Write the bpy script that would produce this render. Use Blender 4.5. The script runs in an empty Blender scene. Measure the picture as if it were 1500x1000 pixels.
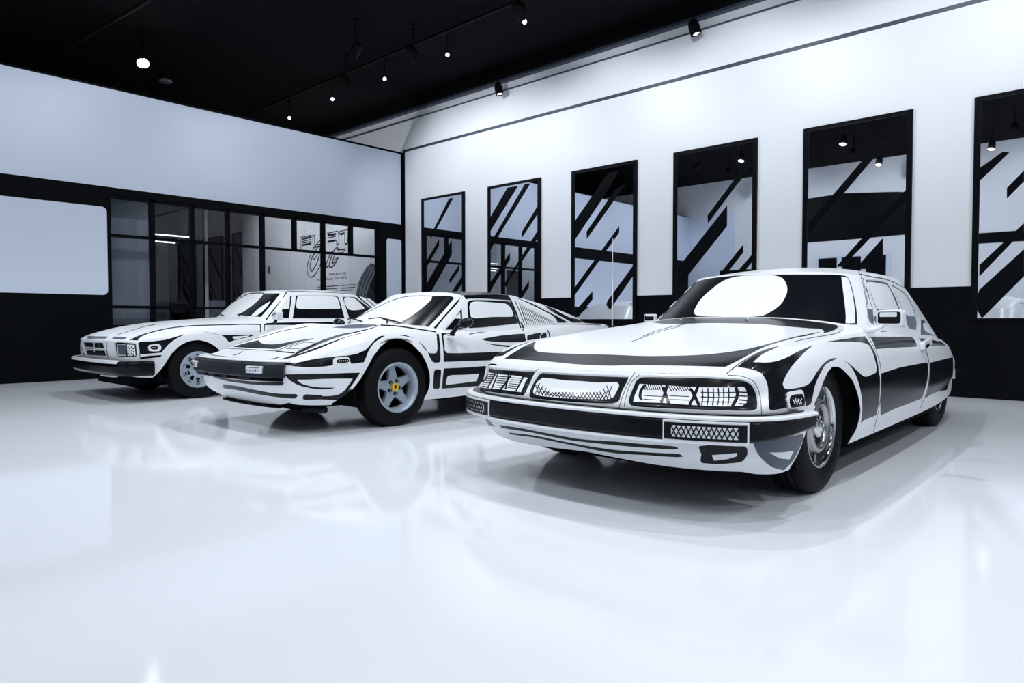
import bpy, math, random
import numpy as np
from mathutils import Vector, Matrix

# ================================================================== camera, world, lights
S = bpy.context.scene
COL = S.collection
S.view_settings.view_transform = 'Standard'
S.view_settings.look = 'None'
S.view_settings.gamma = 1.0
S.view_settings.use_curve_mapping = False
S.view_settings.exposure = 0.0
cam_data = bpy.data.cameras.new('camera'); camera = bpy.data.objects.new('camera', cam_data); COL.objects.link(camera)
cam_data.sensor_width = 36; cam_data.lens = 1017.04/1500*36; cam_data.clip_end = 100
camera.location = (0, 0, .861); camera.rotation_euler = (math.radians(90 - 1.695), 0, math.radians(-47.41))
S.camera = camera
world = bpy.data.worlds.new('world'); S.world = world; world.use_nodes = True
world.node_tree.nodes['Background'].inputs[0].default_value = (.55, .65, .85, 1)
world.node_tree.nodes['Background'].inputs[1].default_value = .02

XR, YL, ZC = 9.199, 11.531, 5.40       # right wall plane, left (partition) wall plane, ceiling height
LAMPCOL = (.885, .935, 1.0)
def area(name, loc, size, power, rot=(0, 0, 0), color=LAMPCOL, size_y=None, spread=None):
    d = bpy.data.lights.new(name, 'AREA'); d.energy = power; d.color = color; d.shape = 'RECTANGLE'; d.size = size; d.size_y = size_y or size
    if spread: d.spread = math.radians(spread)
    o = bpy.data.objects.new(name, d); o.location = loc; o.rotation_euler = rot; COL.objects.link(o); return o
def spot(name, loc, target, power, angle=60, blend=.6, r=.10, color=LAMPCOL):
    d = bpy.data.lights.new(name, 'SPOT'); d.energy = power; d.color = color; d.spot_size = math.radians(angle); d.spot_blend = blend; d.shadow_soft_size = r
    o = bpy.data.objects.new(name, d); o.location = loc; v = Vector(target) - Vector(loc); o.rotation_euler = v.to_track_quat('-Z', 'Y').to_euler(); COL.objects.link(o); return o
# gallery lighting: rows of track spots under the ceiling (their housings are built with the ceiling fittings)
TRACK_SPOTS = []      # (location, target, power, cone)
for x_, w_ in ((-1.2, 122), (1.6, 178), (4.4, 205)):
    for y_ in (-4.4, -2.0, .4, 2.8, 5.2, 7.6):
        TRACK_SPOTS.append(((x_, y_, 4.95), (x_ + (1.6 if x_ < 4 else .2), y_ + .3, 0), w_ if y_ < 6 else 250, 115))
for y_ in (-2.6, -.4, 1.8, 4.0, 6.2, 8.4, 10.2):
    TRACK_SPOTS.append(((6.9, y_, 4.95), (XR, y_ + (.1 if y_ < 9 else -.4), 3.0), 166 if y_ < 8 else 150, 108))
for x_ in (-1.0, 1.4, 3.8, 6.2):
    TRACK_SPOTS.append(((x_, 8.9, 4.95), (x_ + .1, YL, 2.6), 96, 100))
for y_ in (-1.0, 2.2, 5.4, 8.6):
    TRACK_SPOTS.append(((.2, y_, 4.95), (-3.0, y_, 2.6), 150, 105))
for p_, t_, w_, a_ in TRACK_SPOTS: spot('track_lamp', Vector(p_) + (Vector(t_) - Vector(p_)).normalized()*.13, t_, w_, a_, .7, .05)
spot('hall_lamp', (2.0, 12.4, 4.2), (2.4, 14.0, 1.8), 130, 110, .8, .06, (.86, .93, 1.0))
for y_ in (12.9, 14.6, 16.4): spot('hall_lamp', (6.6, y_, 4.6), (XR, y_, 2.0), 185, 90, .8, .06, (.93, .96, 1.0))
spot('hall_lamp', (7.0, 12.6, 3.2), (XR, 12.9, 4.8), 95, 110, .8, .06, (.90, .945, 1.0))
spot('hall_lamp', (4.0, 12.9, 4.0), (4.0, 11.9, 1.6), 40, 80, .8, .06, (.93, .96, 1.0))

# ---- shape library: smooth nets of points sampled to dense grids -----------------
def pchip(xk, yk, x):
    xk = np.asarray(xk, float); yk = np.asarray(yk, float)
    if yk.ndim == 1: yk = yk[:, None]; flat = True
    else: flat = False
    x = np.clip(np.asarray(x, float), xk[0], xk[-1])
    h = np.diff(xk)[:, None]; d = np.diff(yk, axis=0) / h
    m = np.zeros_like(yk)
    if len(xk) > 2:
        w1 = 2*h[1:] + h[:-1]; w2 = h[1:] + 2*h[:-1]
        same = d[:-1]*d[1:] > 0
        with np.errstate(divide='ignore', invalid='ignore'):
            hm = (w1 + w2) / (w1/d[:-1] + w2/d[1:])
        m[1:-1] = np.where(same, hm, 0)
    m[0] = d[0]; m[-1] = d[-1]
    i = np.clip(np.searchsorted(xk, x) - 1, 0, len(xk) - 2)
    t = ((x - xk[i]) / (xk[i+1] - xk[i]))[:, None]; hh = (xk[i+1] - xk[i])[:, None]
    r = ((2*t**3 - 3*t**2 + 1)*yk[i] + (t**3 - 2*t**2 + t)*hh*m[i] + (-2*t**3 + 3*t**2)*yk[i+1] + (t**3 - t**2)*hh*m[i+1])
    return r[:, 0] if flat else r

def keys(k, x):
    k = sorted(k); a = np.array(k, float)
    if len(a) == 1: return np.full(np.shape(x), a[0, 1])
    return pchip(a[:, 0], a[:, 1], x)

def smooth(a, n):
    for _ in range(n):
        b = a.copy(); b[1:-1] = .25*a[:-2] + .5*a[1:-1] + .25*a[2:]; a = b
    return a

def grid_faces(nu, nv, off=0):
    i, j = np.meshgrid(np.arange(nu-1), np.arange(nv-1), indexing='ij'); a = (i*nv + j).ravel() + off
    return np.stack([a, a+nv, a+nv+1, a+1], 1)

def plan_curve(cols, step):
    cols = np.array(cols, float); s = np.r_[0, np.cumsum(np.hypot(*np.diff(cols, axis=0).T))]
    n = int(s[-1]/step) + 2; u = np.linspace(0, s[-1], n)
    # even-symmetric ends so the curve crosses the centre line square
    ext = np.vstack([cols[1]*[1, -1], cols, cols[-2]*[1, -1]]); se = np.r_[-(s[1]), s, 2*s[-1] - s[-2]]
    q = pchip(se, ext, u); q = smooth(q, 14); q[0, 1] = 0; q[-1, 1] = 0
    t = np.gradient(q, axis=0); t[0] = (0, 1); t[-1] = (0, -1); t /= np.hypot(*t.T)[:, None]
    nrm = np.stack([t[:, 1], -t[:, 0]], 1)
    ci = np.interp(u, s, np.arange(len(cols)))
    return u, q, nrm, ci

def build_body(c, step=.017, nb=38, nt=40):
    u, q, nrm, ci = plan_curve(c['plan'], step)
    L = c['levels']; nl = len(L)
    Z = np.stack([keys(l['z'], ci) for l in L], 1); I = np.stack([keys(l['in'], ci) for l in L], 1)
    vk = np.array([l['v'] for l in L], float); v = np.linspace(0, 1, nb)
    Zs = pchip(vk, Z.T, v).T; Is = pchip(vk, I.T, v).T
    n = len(u)
    B = np.empty((n, nb, 3))
    B[..., 0] = q[:, None, 0] - nrm[:, None, 0]*Is; B[..., 1] = np.maximum(q[:, None, 1] - nrm[:, None, 1]*Is, 0); B[..., 2] = Zs
    B[0, :, 1] = 0; B[-1, :, 1] = 0
    sh = B[:, -1]; f = (1 - np.linspace(0, 1, nt+1)[1:])
    x = sh[:, 0]; zc = keys(c['zc'], x); p = keys(c['pow'], x)
    T = np.empty((n, nt, 3)); T[..., 0] = x[:, None]; T[..., 1] = sh[:, 1:2]*f
    ymax = np.maximum(sh[:, 1:2], 1e-4)
    zz = zc[:, None] - (zc - sh[:, 2])[:, None]*np.abs(f)[None]**p[:, None]
    for (y0, w, amp) in c.get('hump', []):
        yy = T[..., 1]; g = np.exp(-((yy - y0)/w)**2) - 0
        e = np.clip((ymax - yy)/.10, 0, 1); e = e*e*(3-2*e)
        zz += keys(amp, x)[:, None]*g*e
    T[..., 2] = zz
    G = np.concatenate([B, T], 1); nv = nb + nt
    V = np.r_[v, 1 + np.linspace(0, 1, nt+1)[1:]]
    K = np.r_[np.zeros(nb), np.ones(nt)]
    return dict(P=G, U=np.repeat(u[:, None], nv, 1), V=np.repeat(V[None], n, 0), K=np.repeat(K[None], n, 0), fk=np.r_[np.zeros(nb-1), np.ones(nt)])

def build_green(c, step=.017, nt=26, nr=26):
    g = np.array(c['green'], float)
    base, top = g[:, :3], g[:, 3:6]
    mid = (base + top)/2
    s = np.r_[0, np.cumsum(np.linalg.norm(np.diff(mid, axis=0), axis=1))]; n = int(s[-1]/step) + 2; u = np.linspace(0, s[-1], n)
    se = np.r_[-s[1], s, 2*s[-1]-s[-2]]; fl = np.array([1, -1, 1])
    def curve(k, sm=6):
        r = pchip(se, np.vstack([k[1]*fl, k, k[-2]*fl]), u); r = smooth(r, sm); r[0, 1] = 0; r[-1, 1] = 0; return r
    b, t = curve(base), curve(top)
    tg = np.gradient((b[:, :2] + t[:, :2])/2, axis=0); tg[0] = (0, 1); tg[-1] = (0, -1); tg /= np.hypot(*tg.T)[:, None]
    nr2 = np.stack([tg[:, 1], -tg[:, 0], 0*tg[:, 0]], 1)
    w = np.r_[-.16, np.linspace(0, 1, nt)]; nt += 1
    bul = keys(c['bulge'], np.interp(u, s, np.arange(len(g))))
    A = b[:, None]*(1-w)[None, :, None] + t[:, None]*w[None, :, None] + (bul[:, None]*4*np.maximum(w, 0)*(1-w))[..., None]*nr2[:, None]
    A[0, :, 1] = 0; A[-1, :, 1] = 0
    f = 1 - np.linspace(0, 1, nr+1)[1:]
    zc = keys(c['zroof'], t[:, 0]); p = c.get('rpow', 2.2)
    R = np.empty((n, nr, 3)); R[..., 0] = t[:, 0:1]; R[..., 1] = t[:, 1:2]*f; R[..., 2] = zc[:, None] - (zc - t[:, 2])[:, None]*f**p
    G = np.concatenate([A, R], 1); nv = nt + nr
    V = np.r_[w, 1 + np.linspace(0, 1, nr+1)[1:]]; K = np.r_[np.full(nt, 2), np.full(nr, 3)]
    return dict(P=G, U=np.repeat(u[:, None], nv, 1), V=np.repeat(V[None], n, 0), K=np.repeat(K[None], n, 0), fk=np.r_[np.full(nt-1, 2), np.full(nr, 3)], gs=s)

def to_mesh(gr, side):
    P = gr['P'].copy(); nu, nv = P.shape[:2]
    F = grid_faces(nu, nv); fk = np.tile(gr['fk'], nu-1)
    U = gr['U'].copy()
    if side < 0: P[..., 1] *= -1; U = -U; F = F[:, ::-1]
    return dict(P=P.reshape(-1, 3), UV=np.stack([U.ravel(), gr['V'].ravel()], 1), F=F, K=fk)

def join(ms):
    off = 0; P = []; UV = []; F = []; K = []
    for m in ms:
        P.append(m['P']); UV.append(m['UV']); F.append(m['F'] + off); K.append(m['K']); off += len(m['P'])
    m = dict(P=np.vstack(P), UV=np.vstack(UV), F=np.vstack(F), K=np.concatenate(K))
    # weld the two halves along the centre line
    n = off // len(ms); i = np.arange(off); c = (np.abs(m['P'][:, 1]) < 1e-6) & (i >= n); i[c] -= n; m['F'] = i[m['F']]
    return m

def normals(m):
    P, F = m['P'], m['F']
    n = np.cross(P[F[:, 2]] - P[F[:, 0]], P[F[:, 3]] - P[F[:, 1]])
    # weld coincident points so the halves and patches shade as one surface
    key = np.round(P*2e4).astype(np.int64); _, inv = np.unique(key, axis=0, return_inverse=True); inv = inv.ravel()
    N = np.zeros((inv.max()+1, 3))
    for k in range(4): np.add.at(N, inv[F[:, k]], n)
    N = N[inv]; N /= np.maximum(np.linalg.norm(N, axis=1), 1e-12)[:, None]
    m['N'] = N
    return m

# ---- mesh operations: refine near painted edges, cut along outlines --------------
def refine(m, mask):
    P, N, UV, F, K = m['P'], m['N'], m['UV'], m['F'], m['K']
    keep = F[~mask]; R = F[mask]; kk = K[~mask]; rk = K[mask]
    if len(R) == 0: return m
    e = np.stack([R, np.roll(R, -1, 1)], 2).reshape(-1, 2); es = np.sort(e, 1)
    u, inv = np.unique(es[:, 0].astype(np.int64)*len(P) + es[:, 1], return_inverse=True)
    a, b = u // len(P), u % len(P)
    n0 = len(P); mid = n0 + inv.reshape(-1, 4); cen = n0 + len(u) + np.arange(len(R))
    def ext(A): return np.vstack([A, (A[a] + A[b])/2, A[R].mean(1)])
    N2 = ext(N); N2 /= np.maximum(np.linalg.norm(N2, axis=1), 1e-9)[:, None]
    q = [np.stack([R[:, i], mid[:, i], cen, mid[:, i-1]], 1) for i in range(4)]
    return dict(P=ext(P), N=N2, UV=ext(UV), F=np.vstack([keep] + q), K=np.concatenate([kk] + [rk]*4))

def poly_sdf(poly, pts):
    # signed distance to a closed outline, negative inside
    poly = np.asarray(poly, float); out = np.full(len(pts), 1e3)
    lo, hi = poly.min(0) - .05, poly.max(0) + .05
    ids = np.where((pts[:, 0] > lo[0]) & (pts[:, 0] < hi[0]) & (pts[:, 1] > lo[1]) & (pts[:, 1] < hi[1]))[0]
    if len(ids) == 0: return out
    q = pts[ids]; d2 = np.full(len(q), 1e9); ins = np.zeros(len(q), bool)
    for p0, p1 in zip(poly, np.roll(poly, -1, 0)):
        e = p1 - p0; L = e @ e
        if L < 1e-14: continue
        w = q - p0; t = np.clip((w @ e)/L, 0, 1); d = w - t[:, None]*e
        d2 = np.minimum(d2, (d*d).sum(1))
        c = (p0[1] > q[:, 1]) != (p1[1] > q[:, 1])
        if abs(e[1]) > 1e-12: ins ^= c & (q[:, 0] < p0[0] + (q[:, 1] - p0[1])/e[1]*e[0])
    out[ids] = np.where(ins, -1, 1)*np.sqrt(d2)
    return out

VS = .45   # one unit of v is roughly this many metres
def op_field(m, kv, op):
    # kv: kind per vertex.  op = (mode, poly)
    mode, poly = op[0], np.asarray(op[2], float)
    UV, P = m['UV'], m['P']
    if mode in 'SFWGQ':
        a = UV[:, 0] if mode in 'FWQ' else np.abs(UV[:, 0]); pts = np.stack([a, UV[:, 1]*VS], 1)
        poly = poly*np.array([1, VS])
    else: pts = P[:, :2]
    s = poly_sdf(poly, pts)
    kinds = {'S': (0, 1), 'Q': (0, 1), 'F': (0, 1), 'T': (1,), 'W': (2, 3), 'G': (2, 3), 'R': (3,)}[mode]
    ok = np.isin(kv, kinds)
    return np.where(ok, s, 1e3)

def vert_kind(m):
    kv = np.zeros(len(m['P'])); 
    for k in range(m['F'].shape[1]): kv[m['F'][:, k]] = m['K']
    return kv

def ink_fields(m, ops):
    kv = vert_kind(m)
    D = np.full(len(kv), .2); G = np.full(len(kv), .2)       # black paint and grey tone, negative inside
    for op in ops:
        s = op_field(m, kv, op); t = op[1]
        if t == 'b': D = np.minimum(D, s)
        elif t == 'g': G = np.minimum(G, s); D = np.maximum(D, -s)
        elif t == 'w': D = np.maximum(D, -s); G = np.maximum(G, -s)
    return D, G

def paint(m, ops, levels=2, fine=.004):
    for l in range(levels):
        D, G = ink_fields(m, ops); s = np.minimum(np.abs(D), np.abs(G)); F = m['F']
        e = np.linalg.norm(m['P'][F[:, 0]] - m['P'][F[:, 2]], axis=1)
        sign = ((D[F] < 0).any(1) & (D[F] > 0).any(1)) | ((G[F] < 0).any(1) & (G[F] > 0).any(1))
        m = refine(m, (s[F].min(1) < e*.75) & (e > fine) | sign & (e > fine))
    m['D'], m['G'] = ink_fields(m, ops)
    return m

def to_poly(m):
    m = dict(m); m['C'] = np.zeros(len(m['P'])); m['F'] = [tuple(f) for f in m['F'].tolist()]; m['K'] = list(m['K']); return m

ATT = ('P', 'N', 'UV', 'D', 'G', 'C')      # C marks points on a cut line
def clip(m, s):
    # cut the mesh along s = 0; returns (inside part, remaining part) sharing vertex arrays
    s = np.asarray(s, float).copy(); s[np.abs(s) < 2e-4] = 2e-4
    neg = s < 0
    extra = {}; new = []; n0 = len(m['P']); fi, ki, fo, ko = [], [], [], []
    negl = neg.tolist()
    for f, k in zip(m['F'], m['K']):
        c = sum(negl[i] for i in f)
        if c == 0: fo.append(f); ko.append(k); continue
        if c == len(f): fi.append(f); ki.append(k); continue
        a, b = [], []
        for i, j in zip(f, f[1:] + f[:1]):
            (a if negl[i] else b).append(i)
            if negl[i] != negl[j]:
                key = (i, j) if i < j else (j, i)
                if key not in extra:
                    extra[key] = n0 + len(new); t = s[key[0]]/(s[key[0]] - s[key[1]]); new.append((key[0], key[1], t))
                a.append(extra[key]); b.append(extra[key])
        if len(a) > 2: fi.append(tuple(a)); ki.append(k)
        if len(b) > 2: fo.append(tuple(b)); ko.append(k)
    out = {}
    if new:
        nn = np.array(new); i, j, t = nn[:, 0].astype(int), nn[:, 1].astype(int), nn[:, 2]
        for a in ATT:
            A = m[a]; tt = t if A.ndim == 1 else t[:, None]
            out[a] = np.concatenate([A, A[i]*(1-tt) + A[j]*tt])
        out['C'][n0:] = 1
    else:
        for a in ATT: out[a] = m[a]
    return dict(out, F=fi, K=ki), dict(out, F=fo, K=ko)

def compact(m):
    used = sorted({i for f in m['F'] for i in f}); mp = {v: i for i, v in enumerate(used)}
    o = {a: m[a][used] for a in ATT} if used else {a: m[a][:0] for a in ATT}
    o['F'] = [tuple(mp[i] for i in f) for f in m['F']]; o['K'] = m['K']
    return o

def offset(m, d, rim=True):
    # push a part along its normals and close the step with a rim
    n = len(m['P']); cnt = {}
    for f in m['F']:
        for i, j in zip(f, f[1:] + f[:1]):
            k = (i, j) if i < j else (j, i); cnt.setdefault(k, []).append((i, j))
    bd = [v[0] for v in cnt.values() if len(v) == 1 and m['C'][v[0][0]] > .5 and m['C'][v[0][1]] > .5]
    o = {a: m[a].copy() for a in ATT}; o['P'] = m['P'] + m['N']*d
    F = list(m['F']); K = list(m['K'])
    if rim:
        for a in ATT: o[a] = np.concatenate([o[a], m[a]])
        # rim vertices sit slightly past the seam so no slit shows
        o['P'][n:] = m['P'] - m['N']*(.002 if d > 0 else -.001)
        for i, j in bd: F.append((j, i, i+n, j+n)); K.append(9)
    o['F'], o['K'] = F, K
    return compact(o)

# ---- car outlines: plan, side levels, crown, cabin (metres; x forward from the front axle, y to its left)
SM = dict(
 plan=[(1.0,0),(.985,.28),(.945,.52),(.875,.71),(.80,.815),(.70,.868),(.55,.895),(.38,.908),(0,.915),(-.4,.915),(-1.2,.905),(-2.0,.885),(-2.6,.85),(-3.2,.805),(-3.62,.745),(-3.83,.67),(-3.90,.30),(-3.91,0)],
 levels=[
  dict(v=0,  z=[(0,.222),(2,.205),(3,.206),(4,.207),(5,.195),(6,.185),(7,.195),(9,.212),(11,.222),(12,.222),(13,.24),(14,.28),(15,.30),(17,.33)], **{'in':[(0,.13),(3,.115),(4,.105),(5,.085),(6,.065),(7,.06),(9,.05),(11,.03),(13,.02),(17,.05)]}),
  dict(v=.15,z=[(0,.29),(4,.275),(7,.28),(12,.31),(14,.36),(17,.37)], **{'in':[(0,.06),(4,.045),(7,.025),(12,.02),(17,.01)]}),
  dict(v=.35,z=[(0,.40),(17,.42)], **{'in':[(0,.02),(5,.012),(7,.005),(17,0)]}),
  dict(v=.5, z=[(0,.475),(4,.478),(7,.50),(17,.50)], **{'in':[(0,0),(17,.0)]}),
  dict(v=.67,z=[(0,.54),(4,.545),(7,.59),(10,.60),(13,.57),(17,.54)], **{'in':[(0,.045),(4,.045),(6,.02),(7,.008),(10,.015),(14,.02),(17,.01)]}),
  dict(v=.85,z=[(0,.602),(3,.607),(4,.607),(6,.66),(7,.68),(10,.71),(13,.65),(17,.59)], **{'in':[(0,.09),(3,.085),(4,.055),(6,.05),(7,.035),(10,.045),(13,.05),(17,.02)]}),
  dict(v=1,  z=[(0,.622),(3,.63),(4,.645),(5,.675),(6,.715),(7,.74),(8,.765),(9,.785),(10,.795),(11,.77),(12,.745),(13,.71),(14,.67),(15,.63),(17,.62)], **{'in':[(0,.105),(3,.105),(4,.085),(6,.11),(7,.10),(8,.09),(9,.10),(10,.12),(12,.12),(14,.08),(17,.04)]}),
 ],
 zc=[(.91,.622),(.85,.633),(.7,.665),(.4,.728),(0,.798),(-.3,.846),(-.62,.885),(-1.2,.89),(-2.6,.84),(-3.2,.78),(-3.82,.62)],
 pow=[(1,3),(0,2.6),(-1,3),(-4,3)],
 hump=[(.70,.14,[(.9,0),(.6,.004),(.2,.008),(-.2,.008),(-.6,.0),(-1,0)])],
 green=[(-.62,0,.885, -1.14,0,1.192),(-.66,.30,.882,-1.155,.27,1.190),(-.78,.54,.872,-1.21,.45,1.183),(-.95,.70,.855,-1.30,.545,1.172),(-1.12,.75,.845,-1.42,.58,1.166),
        (-1.6,.77,.825,-1.75,.61,1.185),(-2.2,.765,.795,-2.1,.625,1.180),(-2.7,.74,.765,-2.45,.60,1.135),(-3.2,.69,.72,-2.78,.565,1.06),(-3.58,.58,.665,-2.95,.47,1.04),(-3.74,.28,.63,-2.99,.25,1.05),(-3.77,0,.62,-3.0,0,1.05)],
 bulge=[(0,.02),(3,.005),(4,.012),(7,.012),(9,.0),(11,.01)],
 zroof=[(-1.14,1.195),(-1.4,1.235),(-1.9,1.265),(-2.3,1.25),(-2.7,1.17),(-3.0,1.05)], rpow=2.4,
 arches=[(0.03,.335,.355,.03),(-2.95,.30,.10,.0)],
)
FE = dict(
 plan=[(1.08,0),(1.065,.30),(1.03,.54),(.97,.69),(.875,.765),(.70,.805),(.50,.83),(.33,.848),(0,.865),(-.4,.862),(-1.0,.855),(-1.6,.862),(-2.34,.87),(-2.85,.845),(-3.18,.78),(-3.31,.50),(-3.33,0)],
 levels=[
  dict(v=0,  z=[(0,.212),(2,.225),(3,.245),(4,.235),(5,.222),(7,.21),(9,.19),(12,.20),(16,.24)], **{'in':[(0,.19),(3,.15),(4,.12),(5,.085),(6,.06),(7,.05),(9,.04),(16,.06)]}),
  dict(v=.2,z=[(0,.30),(16,.30)], **{'in':[(0,.075),(4,.05),(7,.012),(9,.01),(16,.02)]}),
  dict(v=.4,z=[(0,.40),(7,.42),(16,.42)], **{'in':[(0,.02),(5,.01),(7,0),(16,0)]}),
  dict(v=.6, z=[(0,.485),(5,.485),(7,.50),(16,.50)], **{'in':[(0,0),(16,.0)]}),
  dict(v=.8,z=[(0,.535),(4,.545),(6,.575),(7,.60),(8,.61),(10,.60),(12,.62),(14,.60),(16,.58)], **{'in':[(0,.02),(4,.02),(7,.012),(10,.02),(16,.01)]}),
  dict(v=.92,z=[(0,.558),(4,.572),(6,.655),(7,.70),(8,.735),(9,.71),(10,.70),(12,.76),(14,.70),(16,.66)], **{'in':[(0,.05),(4,.05),(7,.055),(8,.075),(10,.05),(12,.075),(16,.03)]}),
  dict(v=1,  z=[(0,.567),(3,.572),(4,.585),(5,.635),(6,.695),(7,.752),(8,.795),(9,.765),(10,.745),(11,.775),(12,.825),(13,.828),(14,.815),(16,.78)], **{'in':[(0,.085),(4,.09),(6,.10),(7,.115),(8,.14),(9,.11),(10,.095),(11,.10),(12,.13),(14,.09),(16,.06)]}),
 ],
 zc=[(1.0,.567),(.9,.588),(.7,.633),(.4,.70),(0,.79),(-.3,.835),(-.6,.85),(-1.6,.84),(-2.4,.835),(-3,.825),(-3.3,.76)],
 pow=[(1,3),(0,3),(-1,3),(-4,3)],
 hump=[(.66,.13,[(.9,0),(.6,.012),(.2,.035),(0,.045),(-.3,.03),(-.7,.0),(-1.7,0),(-2.34,.02),(-3,0)])],
 green=[(-.30,0,.835,-.86,0,1.135),(-.32,.28,.832,-.865,.24,1.132),(-.38,.52,.82,-.89,.42,1.125),(-.47,.645,.795,-.94,.495,1.112),(-.62,.70,.775,-1.03,.525,1.10),
   (-1.1,.725,.765,-1.3,.545,1.115),(-1.60,.735,.79,-1.62,.55,1.12),(-1.95,.72,.82,-1.72,.55,1.11),(-2.50,.675,.83,-1.83,.545,1.09),(-2.84,.60,.835,-1.90,.49,1.092),(-2.95,.3,.835,-1.92,.26,1.095),(-2.97,0,.835,-1.92,0,1.095)],
 bulge=[(0,.02),(3,.004),(4,.01),(7,.004),(7.6,.008),(8,.03),(9,.075),(11,.09)],
 zroof=[(-.86,1.138),(-1.1,1.155),(-1.5,1.163),(-1.8,1.13),(-1.87,1.105)], rpow=2.4,
 arches=[(0.0,.335,.375,.0),(-2.34,.335,.375,.0)],
)
LO = dict(
 plan=[(.80,0),(.79,.30),(.778,.56),(.745,.755),(.68,.84),(.55,.862),(.40,.878),(.2,.885),(0,.887),(-.4,.885),(-1.2,.88),(-2.0,.88),(-2.6,.88),(-3.2,.86),(-3.5,.81),(-3.62,.70),(-3.66,.4),(-3.67,0)],
 levels=[
  dict(v=0,  z=[(0,.27),(4,.265),(6,.245),(9,.20),(13,.22),(17,.28)], **{'in':[(0,.16),(4,.09),(6,.05),(9,.05),(17,.06)]}),
  dict(v=.18,z=[(0,.33),(7,.32),(17,.34)], **{'in':[(0,.07),(5,.03),(7,.01),(17,.02)]}),
  dict(v=.4,z=[(0,.43),(17,.43)], **{'in':[(0,.02),(5,.005),(17,0)]}),
  dict(v=.55, z=[(0,.485),(4,.485),(7,.52),(17,.52)], **{'in':[(0,.0),(17,0)]}),
  dict(v=.72,z=[(0,.57),(4,.57),(7,.61),(17,.62)], **{'in':[(0,-.01),(4,0),(7,.005),(17,.01)]}),
  dict(v=.88,z=[(0,.645),(4,.648),(5,.662),(7,.70),(10,.74),(17,.74)], **{'in':[(0,-.02),(4,.01),(7,.02),(10,.025),(17,.03)]}),
  dict(v=1,  z=[(0,.668),(4,.675),(5,.695),(6,.727),(7,.765),(8,.79),(9,.818),(10,.845),(13,.86),(15,.83),(17,.82)], **{'in':[(0,.0),(4,.05),(6,.07),(8,.07),(10,.075),(17,.06)]}),
 ],
 zc=[(.8,.668),(.75,.70),(.6,.758),(.37,.812),(.07,.853),(-.4,.888),(-.75,.912),(-1.2,.91),(-2.5,.90),(-3.3,.90),(-3.66,.82)],
 pow=[(1,3),(0,3),(-1,4),(-4,4)],
 hump=[],
 green=[(-.72,0,.91,-1.12,0,1.245),(-.735,.30,.908,-1.125,.27,1.244),(-.80,.55,.90,-1.15,.46,1.24),(-.88,.70,.89,-1.185,.54,1.228),(-1.02,.75,.885,-1.27,.57,1.22),
   (-1.5,.765,.89,-1.55,.58,1.222),(-2.0,.765,.89,-1.98,.58,1.22),(-2.4,.755,.89,-2.25,.57,1.205),(-2.75,.72,.895,-2.48,.54,1.175),(-2.92,.60,.90,-2.55,.46,1.18),(-2.98,.3,.90,-2.58,.24,1.185),(-3.0,0,.90,-2.58,0,1.185)],
 bulge=[(0,.015),(3,.004),(4,.01),(8,.006),(11,.01)],
 zroof=[(-1.12,1.248),(-1.4,1.278),(-1.8,1.292),(-2.2,1.28),(-2.58,1.185)], rpow=2.4,
 arches=[(0.03,.315,.345,.0),(-2.6,.33,.36,.0)],
)

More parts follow.
